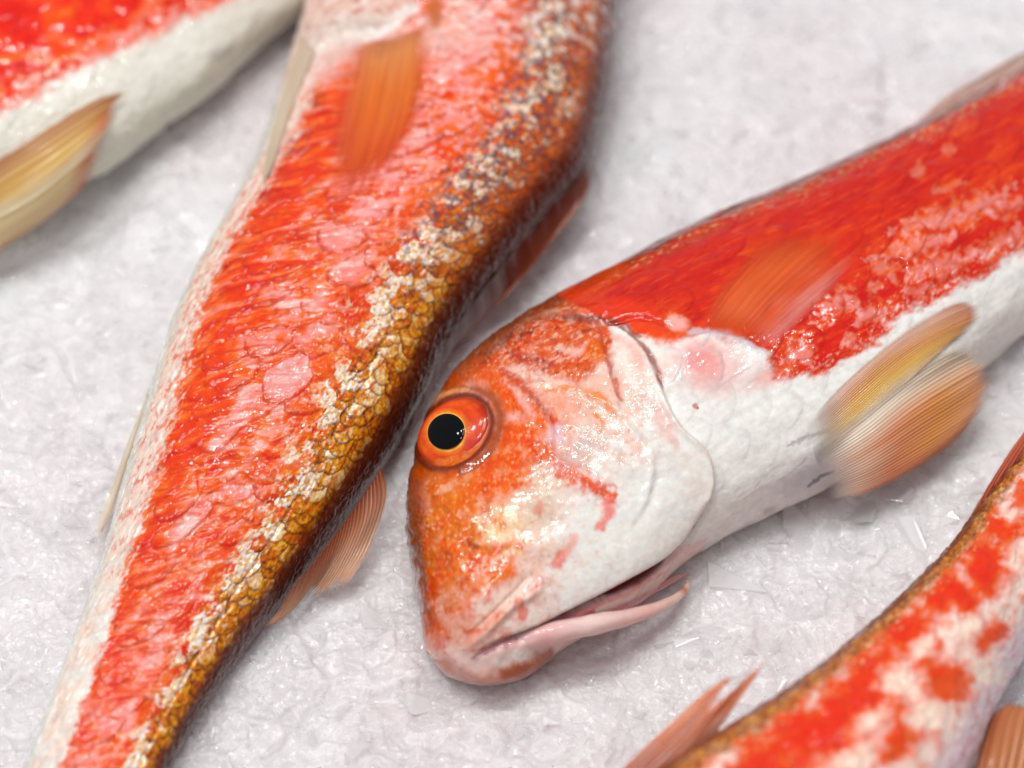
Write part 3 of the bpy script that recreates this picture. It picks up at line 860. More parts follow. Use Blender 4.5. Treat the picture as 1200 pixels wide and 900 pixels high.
    fin('pectoral_fin', root, [[(814, 380, 0), (836, 338, 0), (876, 292, 0), (926, 250, 0)],
                               [(832, 388, 0), (868, 338, 0), (918, 288, 0), (976, 246, 0)],
                               [(860, 397, 0), (904, 348, 0), (956, 302, 0), (1010, 262, 0)],
                               [(884, 402, 0), (924, 364, 0), (968, 328, 0), (1014, 290, 0)],
                               [(904, 410, 0), (932, 386, 0), (964, 354, 0), (996, 322, 0)]],
        pect, nray=17, nt=90, nq=220, body=b, lift=.08, jag=.16, notch=.01, ridge=.045, thick=.04, seed=3, basefade=.2, edge=.28)

    # ---- pelvic fins
    def pel_up(Q, T, R, x, y):
        n_ = fbm(Q * 5, T * 2.2, 25, 4)
        c = ramp(np.clip(Q + .1 * n_, 0, 1), [(0, (236, 200, 180)), (.18, (234, 182, 154)), (.34, (228, 160, 92)), (.5, (240, 190, 90)), (.68, (238, 204, 130)), (.85, (236, 216, 184)), (1, (234, 228, 218))])
        e = (sm(T, .62, .95) * .6)[..., None]; c = c * (1 - e) + lin(224, 150, 120) * e
        b0 = sm(-T, -.28, -.02)[..., None] * .8; c = c * (1 - b0) + lin(214, 208, 206) * b0
        k = (R * .16)[..., None]; c = c * (1 - k) + lin(206, 132, 66) * k
        w_ = (np.exp(-((Q - .02) / .03) ** 2) * .8)[..., None]; c = c * (1 - w_) + lin(184, 110, 70) * w_
        return c, np.clip(.90 + .08 * R - .35 * sm(T, .9, 1), 0, 1)
    fin('pelvic_fin', root, [[(942, 500, 1.9), (985, 452, 2.0), (1050, 395, 2.05), (1108, 358, 2.0), (1142, 350, 2.0)],
                             [(946, 510, 1.8), (1000, 455, 1.95), (1060, 405, 2.0), (1120, 372, 1.95), (1154, 360, 1.9)],
                             [(950, 520, 1.7), (1005, 475, 1.8), (1060, 428, 1.9), (1110, 395, 1.85), (1148, 378, 1.8)],
                             [(954, 532, 1.6), (1002, 492, 1.7), (1050, 450, 1.75), (1090, 420, 1.75), (1120, 398, 1.7)],
                             [(958, 545, 1.5), (1000, 508, 1.55), (1035, 475, 1.6), (1062, 450, 1.6), (1085, 428, 1.6)]],
        pel_up, nray=30, nt=100, nq=260, body=b, lift=.15, jag=.05, notch=.008, ridge=.08, thick=.10, seed=5, basefade=0, wave=.5, edge=.14)
    def pel_lo(Q, T, R, x, y):
        n_ = fbm(Q * 5, T * 2.2, 27, 4)
        c = ramp(np.clip(T + .12 * n_, 0, 1), [(0, (226, 222, 218)), (.18, (232, 200, 176)), (.42, (232, 150, 104)), (.62, (232, 158, 78)), (.85, (230, 164, 116)), (1, (228, 176, 142))])
        u = (sm(-Q + .06 * n_, -.42, -.12) * .9)[..., None]; c = c * (1 - u) + lin(234, 226, 206) * u
        l_ = (sm(Q, .6, 1) * sm(T, .1, .4) * .6)[..., None]; c = c * (1 - l_) + lin(222, 128, 100) * l_
        k = (R * .2)[..., None]; c = c * (1 - k) + lin(222, 124, 64) * k
        return c, np.clip(.93 + .05 * R - .35 * sm(T, .85, 1), 0, 1)
    fin('pelvic_fin', root, [[(952, 524, 1.7), (1000, 488, 1.85), (1050, 448, 1.85), (1096, 416, 1.8), (1132, 400, 1.7)],
                             [(957, 540, 1.6), (1012, 505, 1.75), (1066, 462, 1.75), (1116, 430, 1.65), (1154, 412, 1.5)],
                             [(962, 556, 1.45), (1020, 524, 1.6), (1078, 484, 1.6), (1130, 452, 1.45), (1166, 430, 1.3)],
                             [(967, 570, 1.25), (1022, 545, 1.4), (1078, 510, 1.35), (1130, 478, 1.2), (1168, 450, 1.1)],
                             [(970, 580, 1.1), (1018, 566, 1.15), (1068, 540, 1.1), (1118, 508, 1.0), (1160, 472, .9)],
                             [(974, 586, 1.0), (1012, 581, .95), (1054, 562, .9), (1098, 536, .8), (1142, 502, .75)]],
        pel_lo, nray=30, nt=100, nq=260, body=b, lift=.2, settle=-1, jag=.06, notch=.008, ridge=.08, thick=.10, seed=6, basefade=0, wave=.6, edge=.14)
    # ---- folded first dorsal fin
    def dor(Q, T, R, x, y):
        c = ramp(T, [(0, (190, 130, 100)), (.5, (220, 190, 170)), (1, (206, 150, 100))])
        k = (R * .5)[..., None]; c = c * (1 - k) + lin(190, 104, 50) * k
        return c, .4 + .3 * R + .2 * sm(T, .75, .9)
    fin('dorsal_fin', root, [[(1070, 146, 1.2), (1100, 118, 1.25), (1130, 104, 1.3), (1160, 86, 1.3)],
                             [(1110, 128, 1.2), (1150, 95, 1.25), (1200, 62, 1.3), (1240, 40, 1.3)],
                             [(1170, 98, 1.2), (1210, 65, 1.25), (1260, 32, 1.3), (1300, 8, 1.3)],
                             [(1240, 60, 1.2), (1280, 34, 1.25), (1320, 8, 1.2), (1350, -12, 1.2)]],
        dor, nray=7, nt=50, nq=90, jag=.15, notch=.1, ridge=.35, thick=.3, seed=8)
    tail(root, (1640, -125), (1672, -45), (1830, -330), (1900, -110), (1740, -160))
    return b

def tail(root, a, b_, tipa, tipb, notch_):
    def cf(Q, T, R, x, y):
        c = ramp(T, [(0, (214, 110, 80)), (.5, (216, 150, 110)), (1, (206, 130, 90))])
        k = (R * .35)[..., None]
        return c * (1 - k) + lin(190, 70, 34) * k, .75 + .2 * R
    m = ((a[0] + b_[0]) / 2, (a[1] + b_[1]) / 2)
    def mid(p, q, k): return (p[0] * (1 - k) + q[0] * k, p[1] * (1 - k) + q[1] * k)
    rows = []
    for (p, q) in ((a, tipa), (mid(a, m, .6), mid(tipa, notch_, .6)), (m, notch_), (mid(b_, m, .6), mid(tipb, notch_, .6)), (b_, tipb)):
        rows.append([p + (.55,), mid(p, q, .5) + (.5,), q + (.4,)])
    return fin('tail_fin', root, rows, cf, nray=22, nt=30, nq=110, jag=.06, notch=.04, ridge=.3, thick=.3)

# ================================================================== FISH LYING HEAD UP ON THE LEFT
def fish_left():
    st = [
        (640, -330, 612, -330, 0.05, 1.1),
        (668, -312, 560, -320, 0.65, 1.1),
        (700, -270, 500, -290, 1.15, 1.15),
        (722, -200, 440, -235, 1.45, 1.2),
        (728, -110, 400, -140, 1.58, 1.22),
        (724, -20, 374, -35, 1.62, 1.24),
        (720, 60, 348, 50, 1.64, 1.25),
        (706, 140, 322, 130, 1.64, 1.25),
        (684, 205, 298, 200, 1.62, 1.25),
        (642, 254, 266, 262, 1.60, 1.24),
        (600, 304, 232, 322, 1.56, 1.22),
        (560, 354, 206, 378, 1.52, 1.20),
        (526, 400, 188, 430, 1.46, 1.16),
        (495, 458, 170, 490, 1.38, 1.12),
        (462, 518, 152, 548, 1.30, 1.06),
        (426, 570, 136, 606, 1.20, 1.00),
        (390, 622, 120, 660, 1.08, .94),
        (348, 676, 102, 712, .96, .88),
        (302, 736, 84, 762, .84, .82),
        (262, 790, 64, 812, .74, .76),
        (228, 842, 46, 862, .66, .72),
        (194, 902, 28, 915, .58, .68),
        (150, 985, 2, 985, .50, .64),
        (105, 1070, -25, 1060, .42, .62),
        (78, 1125, -35, 1110, .24, .60),
    ]
    root = thing('red_mullet', 'scaly red mullet with gold-brown back lying head up along the left side', 'fish', base_of(st), GROUP)
    b = Body(st, 1150, 430, 60, ex=0.88, skew=0.04)
    X, Y, v, s, w = b.px, b.py, b.v, b.s, b.w
    # intrinsic warped coordinates
    ws = s + 13 * fbm(s / 60, w / 60, 101, 4); ww = w + 13 * fbm(s / 50, w / 50, 107, 4)
    r, rid, ds = scales(ws, ww, 29, 52, 9, .7)
    rg, ridg, dsg = scales(s + 3 * fbm(s / 30, w / 30, 4, 3), w + 3 * fbm(s / 30, w / 30, 5, 3), 13, 22, 19, .9)
    n1 = fbm(s / 75, w / 60, 111, 5); n2 = fbm(s / 22, w / 18, 113, 5); n3 = fbm(s / 6, w / 6, 117, 4)
    nw = fbm(s / 20 + .9 * fbm(s / 55, w / 35, 171, 3), w / 38, 119, 4)        # folds running across the body
    v2 = v + .03 * n1 + .02 * n2
    v = b.p; v2 = v + .03 * n1 + .02 * n2
    gold = sm(v2, .30, .20)
    goldn = sm(v + .10 * n2 + .07 * n1 + .05 * (rid - .5), .235, .15)
    dark = sm(v + .02 * n2, .075, .03)
    lowb = .865 - .05 * sm(Y, 350, 620) - .10 * sm(Y, 620, 850)
    bell = sm(v + .06 * n2 + .05 * n3 - lowb, -.03, .03)
    fl = .6 * fbm(s / 13, w / 9, 191, 4) + .5 * fbm(s / 5, w / 5, 192, 2); zone_h = sm(-np.abs(v - .2), -.16, -.04)
    # ---- relief
    b.h += 0.20e-3 * (sm(r, .2, .93) - .9 * sm(r, .95, 1.) + .8 * (rid - .5)) * (1 - gold) * (1 - .6 * bell)
    b.h += 0.09e-3 * (sm(rg, .1, .9) - .9 * sm(rg, .93, 1.) + .9 * (ridg - .5)) * sm(v2, .42, .32)
    b.h += 0.16e-3 * n2 + .06e-3 * n3 * (1 + 2 * gold) + .28e-3 * nw * (1 - bell) * (1 - gold)
    fold = fbm(s / 26 + 1.2 * fbm(s / 90, w / 70, 131, 2), w / 120, 133, 2)
    b.h += -.16e-3 * np.exp(-(fold / .07) ** 2) * sm(v, .35, .5) * sm(n1, -.3, .2)
    b.h += .22e-3 * fl * zone_h
    b.h += -.35e-3 * np.exp(-((v2 - .15) / .012) ** 2) * sm(Y, 250, 400)
    # gill cover at the top and shoulder
    G1 = [(372, 60), (400, 38), (430, 34), (462, 28), (486, 8), (496, -20), (540, -50), (640, -60), (720, -70)]
    d, sd, t = sdline(X, Y, G1)
    hs = sdline(np.array([560.]), np.array([-150.]), G1)[1][0]
    b.h += .9e-3 * sm(d * sd * hs, -3, 5) * sm(X, 340, 400)
    # ---- colour
    n4 = fbm(ws / 16, ww / 40, 181, 5); n5 = fbm(s / 34, w / 34, 183, 5)
    base = ramp(np.clip(.42 + .5 * n1 + .6 * n4, 0, 1), [(0, (200, 40, 0)), (.3, (220, 66, 8)), (.55, (226, 92, 34)), (.8, (230, 112, 78)), (1, (232, 146, 122))])
    b.col[:] = base
    mid = sm(-np.abs(v - .48), -.26, -.08)
    pale = sm(n5 + .5 * (rid - .5) + .3 * mid, .02, .5)
    b.mix(pale * .85 * (.35 + .65 * mid), (236, 144, 138))
    b.mix(sm(n4 + .5 * n5, .12, .5) * (.3 + .7 * mid) * .75, (244, 196, 186))
    b.mix(sm(rid + .5 * n2, .78, 1.0) * sm(r, .95, .3) * mid * .6, (222, 182, 178))
    b.mix(sm(r + .08 * n3, .80, .93) * sm(rid + .8 * n2, .15, .7) * (.7 + .3 * n1), (184, 32, 0))
    b.mix(np.exp(-(fold / .05) ** 2) * .5 * sm(v, .3, .45) * sm(n1, -.3, .2), (176, 30, 6))
    b.mix(sm(nw, .12, .5) * .5 * sm(v, .4, .5), (218, 60, 8))
    b.mix(sm(n3, .2, .6) * .3, (240, 160, 140))
    # deeper even red towards the belly side
    b.mix(sm(-np.abs(v2 - .73), -.14, -.02) * sm(n2, -.35, .25) * .7, (214, 52, 18))
    tailred = sm(Y, 600, 760)
    b.mix(tailred * sm(n2 + .4 * n1, .0, .35) * .8, (222, 54, 30)); b.mix(tailred * sm(-n2 - .3 * n1, .05, .4) * .7, (232, 150, 140))
    b.mix(tailred * sm(n3, .1, .6) * .25, (244, 200, 190))
    for p in [(238, 748, 24, 34), (290, 650, 36, 20), (215, 700, 30, 20), (155, 800, 16, 46), (215, 830, 20, 46), (135, 770, 24, 22), (300, 715, 16, 26)]:
        b.blob(p[0] - (12 if p[1] > 740 else 0), p[1], p[2], p[3], -15, (216, 46, 24), .7, soft=.5, amp=.7, ns=14)
    # upper shoulder mottles, pink and plum
    up = sm(Y, 330, 180)
    b.mix(up * sm(fbm(s / 12, w / 9, 141, 4), .02, .35) * sm(-np.abs(v - .38), -.2, -.05) * .75, (236, 180, 180))
    b.mix(up * sm(fbm(s / 12, w / 9, 143, 4), .1, .3) * sm(-np.abs(v - .22), -.12, -.04) * .8, (112, 60, 66))
    b.mix(up * sm(fbm(s / 16, w / 40, 145, 4), .05, .3) * sm(v, .75, .85) * .8, (150, 60, 60))
    bd = fbm(s / 12 + .5 * fbm(s / 40, w / 40, 481, 3), w / 75, 483, 3)
    lf = sm(v, .5, .62) * (.35 + .65 * sm(Y, 520, 330))
    b.mix(lf * sm(bd, .12, .4) * .75, (186, 34, 22)); b.mix(lf * sm(-bd, .10, .4) * .6, (236, 150, 138))
    b.mix(sm(-np.abs(v - .45), -.3, -.1) * sm(bd, .15, .45) * .45, (196, 40, 6)); b.mix(sm(-np.abs(v - .45), -.3, -.1) * sm(-bd, .12, .45) * .5, (240, 178, 168))
    b.h += .25e-3 * bd * (1 - bell) * sm(v, .3, .5)
    # cream belly edge with red flecks
    b.mix(bell * .95, (232, 208, 192))
    b.mix(bell * sm(fbm(s / 13, w / 9, 151, 5), .02, .3) * sm(Y, 760, 620) * .8, (216, 96, 76))
    b.mix(sm(v + .03 * n3, .94, .975), (214, 212, 200))
    b.mix(bell * sm(n3, .2, .5) * .6, (246, 240, 226))
    b.mix(bell * sm(Y, 560, 700) * .7 * sm(n2, -.2, .3), (226, 226, 220))
    b.mix(bell * sm(fbm(s / 30, w / 10, 491, 4), .05, .35) * .5, (206, 190, 184)); b.mix(bell * sm(fbm(s / 24, w / 8, 493, 4), .15, .4) * .6, (250, 248, 244))
    b.h += .35e-3 * fbm(s / 34, w / 9, 491, 4) * bell
    # gold and silver scaled back
    gm = ramp(np.clip(.5 + .8 * n3 + .5 * n2 + .5 * (ridg - .5), 0, 1), [(0, (96, 42, 8)), (.22, (172, 88, 14)), (.5, (208, 132, 36)), (.7, (226, 170, 80)), (1, (246, 222, 170))])
    b.mix(goldn * (.35 + .6 * sm(Y, 170, 380)), gm)
    upb = sm(Y, 400, 230)
    b.mix(goldn * upb * .7 * sm(n2, -.3, .3), (150, 58, 40))
    fl = .6 * fbm(s / 13, w / 9, 191, 4) + .5 * fbm(s / 5, w / 5, 192, 2)
    zone = sm(-np.abs(v + .06 * n1 + .05 * n2 - .20 + .03 * upb), -.15, -.02)
    silver = sm(fl + .9 * (ridg - .5) + .30 * zone, .16, .46) * zone
    b.mix(silver * .95, ramp(np.clip(.5 + 1.3 * fbm(s / 5, w / 5, 199, 3), 0, 1), [(0, (214, 160, 96)), (.3, (242, 212, 168)), (.65, (255, 248, 236)), (1, (244, 240, 246))]))
    b.mix(sm(fbm(s / 12, w / 8, 193, 4), .10, .4) * zone * .65, (224, 150, 36))
    plum = sm(fbm(s / 13, w / 11, 161, 4) + .25 * upb, .16, .4) * sm(-np.abs(v - .17), -.16, -.04) * (.3 + .7 * upb)
    b.mix(plum * .75, (92, 60, 76))
    b.mix(sm(fbm(s / 4.5, w / 4.5, 197, 3), .25, .5) * zone * .45, (120, 66, 26))
    b.mix(sm(rg, .80, .93) * goldn * .7, (104, 50, 8))
    orng = sm(fbm(s / 14, w / 10, 163, 3), .1, .4) * goldn * sm(v2, .24, .14)
    b.mix(orng * .7, (200, 88, 14))
    b.mix(dark * .92, (92, 30, 14)); b.mix(dark * sm(n3, .0, .5) * .5, (150, 66, 20))  # dark brown back edge, with the shade along it painted in
    b.mix(sm(v, .04, .01) * .8, (70, 24, 14))
    # gill cover region at the top, pale and silvery with the orange fin below it
    gcov = sm(d * sd * hs + 6 * n2, -8, 8)
    b.mix(gcov * .85, (222, 196, 182)); b.mix(gcov * sm(fbm(s / 20, w / 20, 171, 4), .05, .3) * sm(v, .75, .5), (206, 92, 70))
    b.blob(410, 40, 55, 16, 10, (206, 196, 186), .8, soft=.7)
    b.mix(sm(fbm(s / 15, w / 24, 441, 5), .05, .3) * sm(Y, 90, 20) * .7, (238, 222, 214))
    b.mix(sm(fbm(s / 15, w / 20, 443, 5), .12, .35) * sm(Y, 90, 20) * .6, (176, 84, 66))
    b.line([(372, 58), (410, 44), (450, 36), (485, 10)], 5, (240, 238, 230), .8)
    b.blob(380, 70, 60, 22, 25, (228, 200, 190), .7, soft=.7, amp=.6)
    b.blob(520, 40, 60, 26, 20, (230, 196, 186), .6, soft=.8, amp=.8)
    b.blob(508, 12, 10, 20, 0, (176, 84, 20), .8)
    b.rough[:] = .36 - .1 * goldn + .12 * n2 + .1 * bell
    b.metal[:] = .1 * silver + .15 * goldn * sm(n3, 0, .5)
    b.finish(root)

    # ---- pectoral fin, broad orange blade down the flank
    def pect(Q, T, R, x, y):
        n_ = fbm(Q * 4, T * 3, 65, 4); st_ = fbm(Q * 40, T * 2.5, 66, 2)
        c = ramp(np.clip(T + .1 * n_, 0, 1), [(0, (206, 130, 80)), (.12, (236, 152, 80)), (.35, (238, 122, 22)), (.6, (232, 90, 8)), (1, (222, 70, 10))])
        e = (sm(Q, .35, 0) * .6)[..., None]; c = c * (1 - e) + lin(222, 120, 90) * e
        k = (R * .22 + .2 * sm(st_, 0, .5))[..., None]
        return c * (1 - k) + lin(216, 84, 20) * k, np.clip(.74 - .5 * sm(T + .1 * n_, .55, 1.02), 0, 1) * sm(T, 0, .05) * (1 - .8 * sm(Q + .1 * n_, .7, 1)) * (.3 + .7 * sm(Q, 0, .25))
    fin('pectoral_fin', root, [[(396, 52, 0), (386, 100, 0), (374, 165, 0), (368, 235, 0)],
                               [(436, 46, 0), (424, 110, 0), (404, 190, 0), (386, 262, 0)],
                               [(466, 40, 0), (452, 115, 0), (432, 190, 0), (408, 268, 0)],
                               [(488, 30, 0), (482, 100, 0), (464, 170, 0), (438, 240, 0)],
                               [(512, 14, 0), (512, 70, 0), (506, 130, 0), (490, 200, 0)]],
        pect, nray=16, nt=90, nq=200, body=b, lift=.12, jag=.1, notch=.01, ridge=.05, thick=.05, seed=13, edge=.34)
    # ---- pelvic fin, pale blade along the belly edge
    def pale_f(Q, T, R, x, y):
        c = ramp(Q, [(0, (226, 208, 180)), (.5, (232, 218, 196)), (1, (226, 206, 186))])
        k = (R * .4)[..., None]; c = c * (1 - k) + lin(196, 160, 120) * k
        return c, .5 + .3 * R
    fin('pelvic_fin', root, [[(352, 40, 1.7), (330, 110, 1.4), (314, 170, 1.2), (304, 215, 1.1)],
                             [(360, 50, 1.9), (337, 120, 1.7), (320, 175, 1.5), (308, 220, 1.3)],
                             [(370, 60, 2.1), (345, 120, 2.0), (328, 170, 1.8), (312, 212, 1.5)]],
        pale_f, nray=5, nt=60, nq=80, body=b, lift=.3, jag=.05, notch=.03, ridge=.2, thick=.2, seed=14)
    # ---- anal fin folded along the belly edge
    fin('anal_fin', root, [[(176, 455, 1.1), (150, 520, .9), (124, 590, .6), (107, 640, .5)],
                           [(170, 480, 1.1), (150, 530, 1.0), (130, 590, .7), (112, 636, .55)],
                           [(160, 515, 1.05), (144, 560, .9), (128, 606, .7), (113, 632, .6)]],
        pale_f, nray=6, nt=50, nq=70, jag=.1, notch=.05, ridge=.25, thick=.25, seed=15)
    # ---- first dorsal fin, folded dark sheet against the back
    def d1(Q, T, R, x, y):
        c = ramp(T, [(0, (84, 28, 14)), (.5, (122, 52, 28)), (1, (190, 116, 80))])
        k = (R * .4)[..., None]
        return c * (1 - k) + lin(86, 34, 22) * k, .82 + .15 * R
    fin('dorsal_fin', root, [[(688, 180, 1.5), (697, 208, 1.3), (682, 240, 1.1)],
                             [(660, 225, 1.4), (660, 258, 1.1), (634, 302, .9)],
                             [(622, 268, 1.4), (624, 306, 1.0), (592, 350, .8)],
                             [(578, 325, 1.4), (580, 352, .9), (548, 392, .7)],
                             [(536, 380, 1.3), (536, 400, .9), (516, 428, .7)],
                             [(500, 440, 1.2), (502, 462, .8), (484, 492, .6)],
                             [(468, 500, 1.1), (470, 524, .8), (454, 552, .6)]],
        d1, nray=14, nt=40, nq=180, jag=.14, notch=.05, ridge=.15, thick=.15, seed=16, wave=.6)
    # ---- second dorsal fin, rayed fan
    def d2(Q, T, R, x, y):
        n_ = fbm(Q * 6, T * 2, 75, 3)
        c = ramp(np.clip(T + .1 * n_, 0, 1), [(0, (150, 60, 24)), (.3, (204, 124, 78)), (.7, (226, 176, 136)), (1, (224, 166, 120))])
        st_ = sm(fbm(Q * 70, T * 2, 76, 2), .0, .5)
        k = (R * .4 + .3 * st_)[..., None]
        return c * (1 - k) + lin(164, 84, 40) * k, np.clip(.5 + .35 * R, 0, 1)
    fin('second_dorsal_fin', root, [[(448, 545, 1.33), (456, 576, 1.13), (438, 636, 0.88), (404, 694, 0.73)],
                                    [(434, 568, 1.33), (432, 606, 1.13), (412, 654, 0.83), (384, 700, 0.68)],
                                    [(414, 598, 1.28), (408, 630, 1.03), (388, 672, 0.78), (362, 706, 0.63)],
                                    [(396, 622, 1.23), (386, 654, 0.98), (370, 680, 0.73), (354, 698, 0.63)],
                                    [(372, 654, 1.18), (362, 682, 0.93), (346, 710, 0.73), (326, 730, 0.63)],
                                    [(336, 694, 1.13), (328, 710, 0.93), (316, 726, 0.78), (300, 742, 0.73)]],
        d2, nray=22, nt=70, nq=260, jag=.10, notch=.05, ridge=.14, thick=.12, seed=17, wave=.5)
    tail(root, (98, 1085), (-20, 1075), (70, 1300), (-170, 1230), (-20, 1170))
    return b

# ================================================================== FISH AT THE TOP LEFT
def fish_top():
    st = [
        (-420, 90, -400, 130, 0.05, 1.1),
        (-440, 10, -330, 250, 1.1, 1.1),
        (-390, -70, -240, 330, 1.5, 1.2),
        (-290, -150, -130, 320, 1.65, 1.25),
        (-180, -200, -20, 262, 1.68, 1.25),
        (-90, -235, 60, 226, 1.64, 1.24),
        (0, -262, 128, 200, 1.58, 1.22),
        (90, -280, 192, 150, 1.48, 1.18),
        (170, -290, 254, 106, 1.36, 1.12),
        (240, -300, 308, 54, 1.22, 1.05),
        (310, -312, 368, 6, 1.06, .98),
        (390, -325, 432, -60, .88, .9),
        (500, -340, 530, -160, .64, .8),
        (640, -365, 660, -265, .44, .7),
        (700, -378, 716, -300, .2, .65),
    ]
    root = thing('red_mullet', 'red mullet in the top left corner with white belly and yellow pelvic fin', 'fish', base_of(st), GROUP)
    b = Body(st, 620, 300, 50, ex=.88, skew=.04)
    X, Y = b.px, b.py
    n1 = fbm(b.s / 60, b.w / 40, 211, 5); n2 = fbm(b.s / 18, b.w / 12, 213, 4); n3 = fbm(b.s / 6, b.w / 6, 215, 3)
    relief_scales(b, 42, 46, .18, 1, 31, 8)
    b.h += .2e-3 * n2
    b.col[:] = lin(230, 226, 214)
    RED = [(-500, -600), (800, -600), (420, -60), (283, 0), (213, 28), (147, 58), (77, 97), (0, 133), (-120, 200), (-300, 220), (-500, 120)]
    sd = inpoly(b.wx, b.wy, RED) + 12 * n1 + 8 * n2
    m = sm(sd, -6, 12)
    b.mix(m, ramp(np.clip(.45 + .8 * n1 + .2 * n2, 0, 1), [(0, (196, 24, 8)), (.5, (222, 48, 14)), (.8, (228, 84, 36)), (1, (232, 120, 90))]))
    b.mix(sm(-np.abs(sd - 14), -26, 0) * sm(n2, -.3, .3) * .75, (236, 176, 166))
    b.line([(60, 40), (100, 55), (150, 50)], 7, (236, 120, 110), .6, amp=1)
    b.line([(165, 20), (180, 0), (195, -20)], 10, (236, 130, 120), .6, amp=1)
    b.line([(-10, 70), (40, 66), (62, 74)], 6, (236, 120, 70), .6, amp=1.2)
    b.blob(258, 62, 14, 7, 30, (176, 168, 160), .8, soft=.6); b.blob(248, 84, 14, 10, 30, (226, 206, 190), .6)
    b.mix(sm(b.v, .9, .97) * .5, (196, 190, 166))
    b.rough[:] = .36 + .05 * n1
    b.finish(root)
    def pf(Q, T, R, x, y):
        n_ = fbm(Q * 5, T * 2.5, 225, 4)
        c = ramp(np.clip(Q + .08 * n_, 0, 1), [(0, (190, 134, 90)), (.15, (210, 154, 100)), (.35, (226, 182, 96)), (.6, (230, 206, 156)), (.8, (224, 190, 140)), (1, (206, 160, 112))])
        e = (sm(T, .76, .92) * sm(Q, .05, .4) * .85)[..., None]; c = c * (1 - e) + lin(206, 100, 44) * e
        e2 = (sm(n_, -.1, .4) * sm(-np.abs(Q - .6), -.35, 0) * .6)[..., None]; c = c * (1 - e2) + lin(238, 224, 198) * e2
        k = (R * .25)[..., None]
        return c * (1 - k) + lin(186, 116, 56) * k, np.clip(.92 + .06 * R, 0, 1)
    fin('pelvic_fin', root, [[(-120, 262, 1.8), (-40, 210, 2.2), (40, 158, 2.3), (105, 118, 2.25), (156, 102, 2.1)],
                             [(-110, 280, 1.5), (-40, 235, 1.9), (40, 185, 2.1), (100, 145, 2.1), (152, 108, 2.0)],
                             [(-110, 300, 1.2), (-40, 268, 1.5), (40, 225, 1.8), (90, 185, 1.9), (138, 140, 1.9)],
                             [(-110, 325, .9), (-45, 300, 1.1), (20, 268, 1.3), (75, 228, 1.5), (122, 176, 1.6)],
                             [(-100, 352, .6), (-40, 320, .8), (15, 285, 1.0), (65, 250, 1.1), (112, 212, 1.2)]],
        pf, nray=14, nt=80, nq=180, body=b, lift=.5, jag=.04, notch=.02, ridge=.15, thick=.2, seed=21)
    tail(root, (690, -374), (706, -304), (850, -480), (900, -300), (790, -345))
    return b

